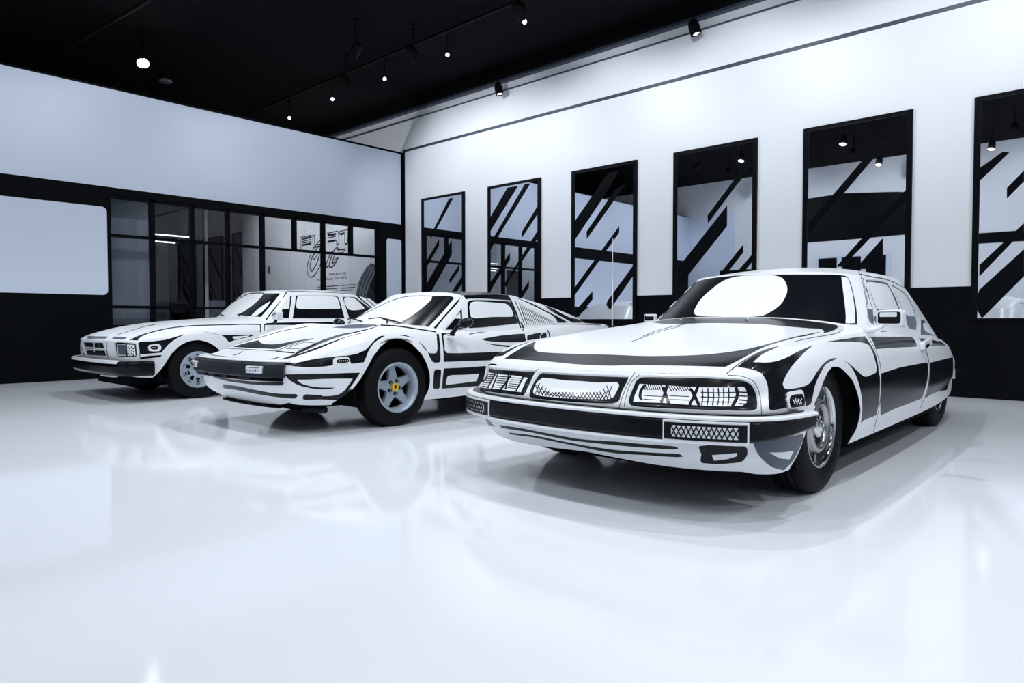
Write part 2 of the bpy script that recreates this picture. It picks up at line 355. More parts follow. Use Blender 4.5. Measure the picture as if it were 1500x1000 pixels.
# ---- paint outlines and panel cuts in surface coordinates (millimetres / thousandths)
INK_SM = [
 ('T','b','748 -657 660 -665 601 -674 480 -698 448 -703 426 -703 427 -695 505 -644 569 -590 593 -559 610 -529 615 -516 619 -482 620 -368 603 -24 605 145 599 217 570 389 553 459 539 497 523 533 504 568 482 600 463 622 439 641 394 663 365 672 292 681 60 699 -149 720 -231 724 -297 724 -178 731 -80 733 -29 730 57 718 102 714 294 708 381 702 419 698 546 698 593 691 663 676 720 656 728 518 737 436 769 210 776 182 792 132 799 103 804 64 807 0 807 -71 804 -126 797 -186 773 -330 768 -379 760 -475'),
 ('T','b','-422 -422 -453 -407 -525 -381 -545 -376 -576 -376 -586 -364 -586 -344 -569 -324 -603 -324 -586 -304 -586 -283 -603 -283 -603 -263 -586 -243 -620 -242 -620 -222 -603 -202 -637 -202 -586 -162 -654 -182 -637 -162 -705 -181 -688 -161 -722 -161 -671 -121 -739 -140 -772 -140 -722 -100 -891 -100 -840 -60 -853 -50 -798 -9 -759 24 -729 52 -688 100 -663 139 -648 174 -634 222 -627 266 -624 308 -627 346 -634 383 -650 429 -667 462 -724 532 -737 551 -755 584 -772 608 -782 630 -780 639 -771 646 -685 683 -586 706 -502 724 -438 735 -380 743 -294 749 -231 748 -308 730 -375 693 -380 684 -371 675 -342 654 -333 643 -326 623 -320 590 -318 549 -328 404 -326 354 -316 228 -316 46 -310 10 -287 -53 -280 -80 -275 -121 -274 -166 -281 -213 -294 -245 -307 -269 -343 -324 -365 -354'),
 ('T','g','158 -116 32 -129 4 -130 -44 -129 -88 -124 -147 -112 -187 -99 -251 -74 -285 -93 -176 -130 -115 -142 -70 -146 -21 -147 7 -146 136 -132'),
 ('T','g','320 -92 81 -97 11 -96 -53 -87 -185 -58 -210 -72 -75 -101 -10 -110 61 -110 304 -105'),
 ('T','g','774 -676 804 -611 829 -541 849 -466 864 -388 876 -310 884 -229 891 -114 895 0 890 130 884 229 881 242 881 262 878 286 871 285 884 216 886 181 881 262 872 341 867 373 862 384 859 420 856 436 849 443 849 466 842 472 842 497 834 500 834 513 829 527 829 541 825 555 820 569 815 569 815 583 798 625 774 676 773 673 778 654 807 582 833 503 851 431 870 342 877 302 878 272 881 262 886 196 886 181 884 229 879 257 878 286 871 284 882 216 888 160 895 0 891 -114 884 -229 876 -310 864 -388 849 -466 829 -541 804 -611'),  # shadow in the gap below the bonnet lip, drawn in as grey
 ('T','b','769 689 752 695 633 710 545 724 477 730 436 738 380 753 366 756 360 756 346 750 385 744 424 732 465 724 550 716 624 704 747 689 769 683 774 676'),
 ('T','g','189 761 66 766 -64 776 -187 783 -280 784 -361 779 -415 773 -592 739 -618 729 -441 762 -388 769 -306 774 -211 774 -86 767 45 757 169 753'),
 ('S','b','915 1080 998 1084 1106 1075 1231 1082 1285 1077 1333 1077 1222 1055 993 1031 992 1003 1030 961 1069 934 1112 918 1172 920 1359 954 1533 978 1371 928 1285 895 1222 863 1171 826 1112 769 1090 737 1080 720 1074 704 1077 668 1092 654 1113 645 1179 635 1236 636 1257 640 1279 648 1320 675 1377 726 1399 740 1447 768 1499 792 1554 811 1623 821 1685 820 1694 810 1585 796 1524 782 1480 758 1423 713 1386 679 1344 623 1324 583 1293 490 1282 475 1254 467 1215 468 1114 481 1048 495 960 500 950 504 940 520 947 557 972 655 977 703 976 750 971 798 957 879 951 902 936 942 902 994 900 1009'),
 ('S','w','1069 603 1078 621 1096 623 1182 615 1198 599 1200 585 1200 541 1209 494 1207 479 1176 467 1163 467 1094 476 1067 486 1056 511 1055 524 1056 545 1060 570'),
 ('S','b','1088 582 1103 589 1126 589 1186 577 1195 556 1203 517 1205 494 1200 480 1175 478 1095 486 1080 492 1071 520 1071 539 1078 564'),
 ('S','w','1097 554 1112 507 1118 508 1102 555'),
 ('S','w','1115 548 1132 502 1138 503 1120 549'),
 ('S','w','1134 543 1153 497 1159 498 1140 544'),
 ('S','w','1154 538 1175 492 1180 493 1159 539'),
 ('S','w','1107 516 1130 555 1126 558 1114 538 1103 519'),
 ('S','w','1132 509 1154 548 1150 551 1138 532 1128 512'),
 ('S','w','1159 502 1180 542 1176 544 1165 525 1154 505'),
 ('S','b','1760 798 1863 746 2022 634 2051 619 2085 607 2136 606 2282 622 2322 647 2328 664 2321 772 2312 852 2314 872 2319 893 2329 914 2355 955 2390 961 2366 915 2357 892 2354 875 2355 857 2366 804 2368 765 2363 685 2350 620 2350 608 2359 584 2349 522 2348 498 2350 375 2337 257 2336 218 2148 217 2121 215 2054 198 2043 293 2024 380 2003 442 1971 524 1946 598 1931 634 1898 690 1871 723 1833 754'),
 ('S','b','1654 980 2029 966 2236 971 2389 968 2344 910 2333 891 2328 871 2267 902 2213 914'),
 ('S','b','2480 956 2956 938 3244 940 3508 949 3546 943 3534 920 3478 868 3456 841 3443 817 3227 816 2404 835 2410 858 2422 881'),
 ('S','b','3713 930 4314 947 4653 948 4759 944 4831 931 4859 908 4875 879 4919 851 4416 851 3743 814 3747 845 3758 876 3750 896'),
 ('S','b','2393 607 2823 628 3624 627 3650 602 3648 590 3623 536 3615 501 3605 438 3598 414 3588 391 3554 322 3509 202 2766 210 2430 198 2385 288 2371 330 2368 352 2365 413 2370 496 2372 522 2380 552 2400 609'),
 ('S','b','3733 616 4696 632 5126 624 5018 585 4960 546 4942 508 4950 473 4955 410 4956 376 4949 336 4959 284 4956 230 4838 178 4697 92 4330 153 4082 179 3848 191 3766 189 3627 178 3641 254 3651 329 3664 381 3675 434 3683 511 3689 538 3700 564'),
 ('S','g','2441 964 2393 902 2382 876 2380 851 2381 830 2400 736 2402 717 2401 692 2397 662 2385 604 2399 608 2386 605 2369 544 2366 517 2362 403 2354 319 2352 205 2354 147 2358 117 2386 20 2401 14 2373 112 2368 142 2366 228 2368 316 2376 422 2378 516 2382 543 2387 569 2398 604 2388 611 2398 604 2409 661 2413 691 2414 717 2412 737 2397 812 2393 853 2397 878 2409 904 2458 966'),
 ('S','g','3716 916 3676 882 3664 851 3692 747 3698 699 3698 674 3695 649 3669 553 3665 518 3653 507 3650 497 3643 409 3639 374 3632 345 3601 237 3583 188 3573 166 3552 135 3496 59 3517 52 3596 159 3618 205 3626 231 3655 340 3662 371 3666 405 3672 494 3675 504 3686 515 3691 552 3718 649 3721 675 3721 700 3715 749 3705 797 3696 824 3691 856 3708 887 3756 923'),
 ('F','b','339 860 353 874 395 886 585 908 665 902 813 870 840 854 862 829 883 795 892 768 905 710 909 665 908 643 901 604 884 536 854 520 627 523 374 513 338 521 330 529 316 568 313 597 312 650 319 781 322 806'),
 ('F','w','342 767 631 756 767 762 831 772 841 769 847 761 853 740 859 688 858 656 852 626 845 605 824 578 810 573 686 568 473 578 339 569 335 648'),
 ('F','b','366 766 356 732 351 706 351 670 355 633 370 585 382 600 369 639 366 666 366 693 370 714 380 744'),
 ('F','b','471 769 469 687 462 586 476 574 483 678 486 762'),
 ('F','b','453 741 500 568 512 580 466 755'),
 ('F','b','616 763 607 687 590 580 602 566 620 675 630 753'),
 ('F','b','586 732 608 658 631 563 643 577 620 674 597 749'),
 ('F','b','790 756 796 719 798 696 797 678 788 637 770 581 780 561 808 644 813 670 815 699 813 731 806 774'),
 ('F','b','642 749 647 653 645 572 650 570 652 653 651 683 647 751'),
 ('F','b','666 751 671 655 668 574 673 572 676 655 675 685 672 753'),
 ('F','b','691 753 694 657 690 576 696 574 700 656 699 686 696 754'),
 ('F','b','714 754 717 658 712 577 717 575 722 658 722 688 720 756'),
 ('F','b','738 755 739 659 733 578 738 576 745 658 745 688 744 757'),
 ('F','b','762 757 762 659 755 579 760 577 768 659 768 689 768 759'),
 ('F','b','638 702 714 700 798 706 800 706 800 717 714 710 638 711'),
 ('F','b','640 654 714 652 798 657 798 667 714 663 640 664'),
 ('F','b','642 605 795 609 795 619 641 615'),
 ('F','b','812 706 858 699 859 713 813 720'),
 ('F','b','811 668 856 659 857 672 812 681'),
 ('F','b','808 628 850 620 853 632 810 641'),
 ('F','b','804 590 844 583 846 595 806 603'),
 ('F','b','361 759 378 703 382 707 365 764'),
 ('F','b','372 760 389 704 393 708 376 765'),
 ('F','b','383 762 399 706 403 710 387 766'),
 ('F','b','393 763 409 707 413 711 397 767'),
 ('F','b','404 764 420 708 424 712 408 768'),
 ('F','b','414 765 430 709 434 713 418 769'),
 ('F','b','424 766 440 710 444 714 428 770'),
 ('F','b','435 767 450 711 454 715 439 771'),
 ('F','b','445 768 460 712 464 716 449 772'),
 ('F','b','484 752 504 704 507 710 488 758'),
 ('F','b','497 753 516 705 519 711 500 759'),
 ('F','b','509 754 528 706 531 712 512 760'),
 ('F','b','521 755 540 707 543 713 524 762'),
 ('F','b','533 756 552 708 555 714 536 763'),
 ('F','b','545 758 564 709 567 715 548 764'),
 ('F','b','557 759 575 710 579 716 560 765'),
 ('F','b','569 760 587 711 590 717 572 766'),
 ('F','b','581 761 599 712 602 718 584 767'),
 ('F','b','378 641 467 640 466 649 415 650 377 650'),
 ('F','b','498 654 589 654 589 663 536 663 498 663'),
 ('F','b','384 602 471 602 470 611 406 611 383 611'),
 ('F','b','502 615 592 616 591 625 540 625 502 624'),
 ('F','b','-254 830 -147 829 3 842 281 853 264 686 264 636 268 585 266 567 258 549 242 531 202 521 103 510 -227 494 -247 497 -266 518 -277 578 -287 646 -285 703 -277 778 -272 805'),
 ('F','w','-238 762 -158 760 -75 752 18 760 116 755 218 773 223 771 238 744 240 725 233 620 229 600 220 586 204 573 -32 543 -194 541 -229 550 -246 562 -257 594 -264 634 -267 663 -266 692 -261 716'),
 ('F','b','-284 692 -203 550 -198 555 -278 697'),
 ('F','b','-246 696 -244 658 -236 586 -234 548 -227 545 -239 693'),
 ('F','b','-251 667 -179 550 -174 556 -246 674'),
 ('F','b','-215 673 -209 549 -202 545 -203 588 -208 669'),
 ('F','b','-218 642 -155 550 -151 556 -215 649'),
 ('F','b','-184 648 -185 550 -178 545 -176 593 -177 644'),
 ('F','b','-186 618 -132 549 -128 557 -183 626'),
 ('F','b','-153 625 -162 550 -155 544 -146 619'),
 ('F','b','-154 593 -108 548 -106 557 -152 602'),
 ('F','b','-122 602 -138 551 -132 544 -115 594'),
 ('F','b','-132 599 -86 548 -84 557 -131 608'),
 ('F','b','-101 608 -115 551 -109 544 -94 600'),
 ('F','b','-111 603 -64 548 -61 557 -109 612'),
 ('F','b','-80 612 -93 551 -87 544 -73 604'),
 ('F','b','-90 608 -42 548 -40 556 -87 616'),
 ('F','b','-59 615 -71 550 -65 544 -52 609'),
 ('F','b','-69 612 -21 548 -18 556 -66 620'),
 ('F','b','-38 619 -49 550 -43 544 -32 613'),
 ('F','b','-48 616 0 548 3 556 -45 624'),
 ('F','b','-18 623 -27 550 -22 544 -11 617'),
 ('F','b','-28 620 21 548 24 555 -25 627'),
 ('F','b','3 626 -6 550 0 544 10 620'),
 ('F','b','-7 624 41 547 44 554 -4 631'),
 ('F','b','23 629 15 549 20 544 29 624'),
 ('F','b','13 627 61 546 64 553 16 634'),
 ('F','b','43 632 35 548 41 543 49 627'),
 ('F','b','33 630 80 550 84 556 36 637'),
 ('F','b','62 636 54 551 60 546 68 630'),
 ('F','b','53 634 99 553 102 559 56 640'),
 ('F','b','81 639 74 555 79 550 87 633'),
 ('F','b','72 637 118 556 121 562 75 644'),
 ('F','b','100 642 93 558 98 553 106 636'),
 ('F','b','91 640 136 559 139 566 94 646'),
 ('F','b','119 644 111 561 117 556 125 639'),
 ('F','b','110 643 154 562 158 569 113 650'),
 ('F','b','138 647 130 564 135 559 143 642'),
 ('F','b','128 646 172 565 176 572 132 652'),
 ('F','b','156 650 148 567 153 562 162 645'),
 ('F','b','146 653 190 568 194 574 149 660'),
 ('F','b','174 657 166 570 172 565 179 652'),
 ('F','b','158 690 208 572 211 577 162 696'),
 ('F','b','186 693 184 572 190 569 191 689'),
 ('F','b','171 726 225 575 229 579 175 730'),
 ('F','b','199 727 199 651 202 575 207 572 204 648 204 724'),
 ('F','b','-835 796 -736 798 -566 810 -314 835 -311 657 -306 573 -307 544 -311 516 -662 496 -792 480 -815 486 -832 514 -832 540 -849 568 -866 568 -866 595 -883 622 -849 703 -849 757'),
 ('F','w','-849 730 -778 738 -657 740 -480 751 -424 750 -348 742 -352 683 -351 663 -338 559 -547 557 -849 514 -849 595 -883 595 -849 649'),
 ('F','b','-706 737 -702 661 -680 584 -675 547 -651 542 -655 579 -674 656 -678 731'),
 ('F','b','-666 736 -655 662 -630 586 -623 550 -602 546 -608 582 -631 658 -642 731'),
 ('F','b','-509 750 -523 656 -525 560 -508 550 -505 580 -505 646 -501 682 -492 740'),
 ('F','b','-536 748 -507 640 -483 569 -467 568 -490 638 -518 747'),
 ('F','b','-396 750 -396 679 -395 639 -388 567 -374 560 -382 672 -381 743'),
 ('F','b','-849 676 -832 703 -765 706 -700 716 -708 728 -849 703'),
 ('F','b','-866 622 -849 649 -795 672 -698 689 -706 701 -810 683 -866 649 -883 622'),
 ('F','b','-883 595 -849 622 -778 646 -695 662 -704 674 -795 656 -866 622 -849 622'),
 ('F','b','-849 595 -866 595 -755 622 -688 634 -698 646 -772 632 -883 595'),
 ('F','b','-866 568 -679 608 -690 619 -791 600'),
 ('F','b','-788 560 -672 582 -680 593 -761 579 -809 568'),
 ('F','b','-764 538 -667 556 -674 567 -718 560 -775 549'),
 ('F','b','-631 709 -509 720 -513 730 -589 724 -636 719'),
 ('F','b','-490 717 -385 722 -388 731 -454 728 -493 727'),
 ('F','b','-626 682 -508 693 -511 703 -585 697 -631 692'),
 ('F','b','-487 692 -385 697 -388 707 -453 704 -490 702'),
 ('F','b','-619 653 -506 665 -510 676 -581 669 -625 664'),
 ('F','b','-484 666 -385 671 -388 682 -476 677 -487 677'),
 ('F','b','-610 626 -503 637 -508 647 -575 641 -616 636'),
 ('F','b','-479 640 -384 645 -387 655 -448 652 -484 650'),
 ('F','b','-600 598 -498 609 -503 619 -552 615 -606 608'),
 ('F','b','-473 614 -381 619 -385 629 -444 626 -478 624'),
 ('F','b','-591 572 -493 582 -498 592 -545 587 -597 582'),
 ('F','b','-468 589 -378 594 -382 604 -439 601 -472 599'),
 ('F','g','764 953 818 928 844 907 865 882 885 848 901 804 918 723 922 671 921 646 918 623 903 550 899 523 899 475 903 474 903 522 907 550 922 623 926 646 927 671 923 724 905 808 897 834 878 875 846 920 820 943 768 973 765 974'),
 ('F','g','329 944 318 867 302 792 295 723 294 653 300 563 302 502 306 502 306 525 298 651 299 720 306 786 322 853 332 921'),
 ('F','g','-297 923 -306 848 -319 777 -321 726 -314 645 -298 550 -291 549 -308 643 -314 723 -312 771 -300 835 -290 902'),
 ('F','g','301 1000 294 866 284 763 280 699 278 653 280 540 278 510 271 464 275 462 282 508 284 538 283 674 287 738 299 856 302 914 306 984'),
 ('F','b','-746 913 -801 900 -846 875 -866 838 -849 811 -849 514 -832 486 -849 514 -849 540 -866 568 -866 622 -849 703 -849 811 -820 850 -787 863 -732 868'),
 ('F','b','-588 178 -433 186 -354 186 3 158 66 163 238 187 512 206 538 205 543 189 518 180 -3 128 -83 132 -304 158 -566 153 -570 154'),
 ('F','b','-521 114 -382 126 -302 128 -220 121 -2 90 66 90 210 98 526 149 546 148 557 139 563 130 536 116 376 95 209 55 131 48 8 54 -175 87 -301 103 -364 103 -509 92 -514 93'),
 ('F','b','634 219 642 227 699 243 784 254 813 254 830 245 849 226 854 206 855 184 852 166 838 129 824 115 729 84 695 79 649 80 641 86 640 121 645 167 636 204'),
 ('F','w','691 166 801 194 805 175 801 169 761 142 702 117'),
 ('F','g','878 259 1060 269 1236 270 1249 238 1249 228 1245 214 1219 139 1202 70 1190 49 1153 14 1043 58 991 95 946 140 912 185 896 212'),  # flat grey fill across the lower front corner
 ('F','w','981 185 1076 168 1176 158 1167 128 1162 98 1079 122 1045 141'),
 ('F','g','-832 216 -815 216 -832 189 -776 202 -736 201 -710 195 -678 172 -655 145 -743 137 -832 135 -815 162 -832 162'),  # same grey fill on the far lower corner
 ('W','b','-660 40 -626 40 -626 120 -643 160 -643 200 -660 240 -660 320 -609 320 -609 360 -626 400 -626 440 -643 480 -643 520 -660 560 -660 760 -626 760 -626 800 -643 840 -643 880 -660 920 -660 960 -590 953 -197 991 -26 983 262 957 378 953 292 952 326 950 445 953 602 967 650 963 670 958 687 941 698 908 705 866 712 791 713 751 719 344 718 213 710 -45 645 -58 534 -24 359 7 293 14 -117 25 -391 5 -484 2 -585 13'),
 ('W','w','-251 124 -257 151 -264 198 -283 368 -286 441 -282 550 -264 720 -248 818 -233 872 -222 894 -197 929 -151 961 -103 976 77 961 126 949 160 924 182 902 204 869 221 833 237 789 264 697 279 629 289 561 293 521 297 424 296 332 290 259 272 167 250 97 234 60 224 47 203 32 181 24 136 19 8 23 -148 37 -177 43 -206 58 -225 76'),
 ('W','w','627 936 668 930 685 917 697 874 706 670 707 469 705 272 697 -14 639 -39 642 86 641 222'),
 ('G','g','938 912 1208 870 1406 857 1415 782 1439 636 1445 566 1444 522 1437 388 1431 184 1430 99 1433 16 1042 -8 931 -6 902 9 889 43 881 134 922 170 956 208 960 256 941 471 935 572 933 740'),
 ('G','w','951 864 994 866 1042 860 1195 829 1254 824 1375 820 1394 622 1401 428 1410 305 1212 298 965 310 947 483 934 722 933 774 935 818 941 849'),
 ('G','g','821 296 889 282 861 -13 822 20 815 51 812 94 813 190'),
 ('G','g','889 946 864 797 845 630 834 496 823 287 811 132 810 88 813 55 834 5 848 -23 856 -12 840 14 820 63 817 92 818 135 831 290 844 500 856 634 877 801 903 950'),
 ('G','g','878 756 874 641 873 530 875 426 884 280 894 285 885 431 883 535 884 646 890 761'),
 ('G','g','1520 291 1598 259 1645 251 1720 259 1812 275 1777 177 1756 127 1675 -7 1558 -5 1514 5 1499 23 1493 54 1493 96 1498 144'),
 ('G','g','1491 819 1598 774 1726 731 1764 714 1793 690 1814 663 1830 631 1854 564 1862 526 1866 487 1864 449 1857 413 1801 275 1828 283 1894 426 1903 464 1907 504 1905 544 1897 583 1886 618 1872 650 1855 681 1831 708 1796 731 1620 788 1512 833'),
 ('G','g','1491 822 1480 690 1478 600 1483 522 1498 367 1502 119 1506 1 1521 6 1517 125 1516 374 1502 530 1497 608 1500 697 1512 830'),
 ('G','g','914 1032 918 1010 943 993 1123 938 1220 925 1327 921 1436 910 1794 845 1883 848 1936 857 2122 950 1982 899 1846 874 1753 879 1462 933 1350 945 1187 953 1097 972 1053 986 1014 1005 1011 1032 1012 1057 1014 1083'),
 ('G','g','1155 1175 1080 1136 942 1054 857 967 852 883 832 701 824 602 816 470 803 171 793 10 784 -74 790 -72 799 11 812 220 829 560 842 705 864 888 871 974 971 1063 1113 1145 1205 1191'),
 ('G','b','1984 253 2386 280 2130 225 1980 150 1949 111 1940 64 1955 26 2013 5 2173 -18 2288 -22 2475 -5 2261 -44 1933 -69 1732 -93 1798 1 1856 96 1892 146 1933 198'),
 ('S','g','2814 993 3509 998 3626 994 3866 977 4409 995 4795 985 4840 1000 4789 1000 4789 1025 4772 1050 4653 1050 4584 1057 4309 1017 4119 1000 4011 996 3854 999 3775 1019 3630 1029 3496 1033 3346 1029 3001 1008 2848 1006'),
]
CUT_SM = [
 ('bonnet','T','769 -689 779 -664 804 -611 829 -541 849 -466 864 -388 876 -310 884 -229 891 -114 895 0 891 114 884 229 879 257 879 278 876 294 876 310 874 317 867 326 872 341 870 348 870 357 864 369 864 388 859 399 859 420 856 425 856 436 849 443 849 466 845 470 845 482 838 486 838 511 834 513 834 526 825 527 825 555 820 555 820 569 815 583 810 582 810 597 804 596 804 611 774 676 768 681 752 690 705 699 544 723 459 732 382 754 361 756 192 759 -144 775 -209 777 -279 772 -327 766 -382 758 -588 721 -771 646 -791 634 -799 623 -798 612 -790 601 -759 567 -752 551 -740 534 -713 503 -681 463 -667 440 -655 416 -646 389 -640 361 -639 346 -641 316 -647 285 -658 253 -672 220 -698 181 -718 158 -745 131 -784 99 -854 52 -891 20 -942 -20 -908 -20 -959 -59 -823 -60 -874 -100 -772 -100 -823 -140 -688 -101 -739 -140 -671 -121 -688 -141 -739 -181 -637 -141 -671 -181 -654 -182 -586 -162 -637 -202 -603 -202 -603 -222 -620 -242 -620 -263 -586 -263 -586 -304 -603 -324 -593 -340 -570 -343 -541 -369 -525 -381 -466 -408 -427 -432 -418 -442 -402 -466 -372 -535 -354 -558 -341 -566 -323 -572 -302 -574 -254 -573 -207 -570 -146 -560 43 -522 95 -516 118 -515 154 -517 188 -522 238 -534 300 -554 379 -583 400 -597 449 -638 472 -650 484 -655 514 -660 621 -671 707 -668 768 -662 779 -664',0.0),
 ('door','S','2434 969 2371 911 2357 892 2351 874 2351 856 2366 804 2378 745 2384 686 2381 646 2360 541 2358 519 2356 391 2348 267 2348 208 2354 141 2359 116 2398 2 2654 1 2928 7 3118 15 3466 39 3566 137 3585 162 3596 189 3600 217 3602 301 3605 329 3639 499 3642 508 3654 518 3657 560 3674 635 3676 669 3672 696 3638 796 3634 822 3633 849 3648 878 3689 909 3755 943 3098 963 2953 976 2717 1009 2688 1010',0.0),
 ('windscreen','W','-643 0 -660 40 -660 160 -626 160 -626 200 -643 240 -643 320 -660 360 -660 480 -626 480 -626 520 -643 560 -643 640 -660 680 -660 840 -626 840 -643 880 -643 920 -660 960 -660 1000 0 1000 253 979 376 975 288 974 338 972 465 975 601 988 657 985 682 980 701 961 712 924 718 876 725 792 729 347 727 177 718 -66 644 -75 535 -41 361 -10 284 -3 -112 5 -345 -14 -455 -17 -513 -15 -594 -2',-0.003),
 ('side_window','G','929 928 1220 884 1430 873 1437 795 1458 641 1463 568 1446 201 1444 83 1446 6 1161 -15 939 -24 908 -22 887 -9 872 31 864 84 869 132 891 176 919 220 923 248 923 302 915 516 914 675 921 834',-0.003),
 ('quarter_window','G','1496 838 1619 793 1814 741 1850 719 1873 690 1887 656 1909 587 1917 550 1920 511 1917 472 1908 434 1888 385 1840 284 1801 182 1777 130 1680 -19 1501 -8 1496 108 1491 336 1476 497 1472 578 1473 620 1479 706',-0.003),
 ('vent_window','G','892 966 882 588 885 499 895 375 898 292 891 202 862 -22 837 -7 817 14 810 48 806 137 807 190 813 326 822 436 847 686 866 825',-0.002),
 ('side_marker_light','S','1069 603 1078 621 1096 623 1182 615 1198 599 1200 585 1200 541 1209 494 1207 479 1176 467 1163 467 1094 476 1067 486 1056 511 1055 524 1056 545 1060 570',0.008),
 ('headlamp_cover','F','336 882 350 899 393 913 522 932 584 936 664 928 816 885 845 867 868 840 889 801 898 773 911 711 915 666 914 644 898 561 888 527 879 519 854 511 611 513 374 502 334 511 325 520 311 567 308 597 307 650 314 790 318 818',-0.006),
 ('grille','F','-262 847 280 875 278 774 269 656 274 582 272 563 258 535 244 520 203 510 80 498 -161 489 -230 482 -252 485 -272 512 -295 647 -295 678 -293 707 -286 786 -281 817',-0.006),
 ('headlamp_cover','F','-849 811 -711 814 -453 836 -307 855 -303 652 -298 565 -300 536 -306 507 -684 481 -832 460 -832 514 -849 514 -849 540 -866 568 -866 622 -849 703',-0.006),
 ('ARCH','A','460 50 460 185 440 270 415 350 385 420 340 490 218 581 150 618 76 638 0 636 -60 622 -186 563 -280 468 -335 390 -335 300 -290 230 -270 50',0.0),
]
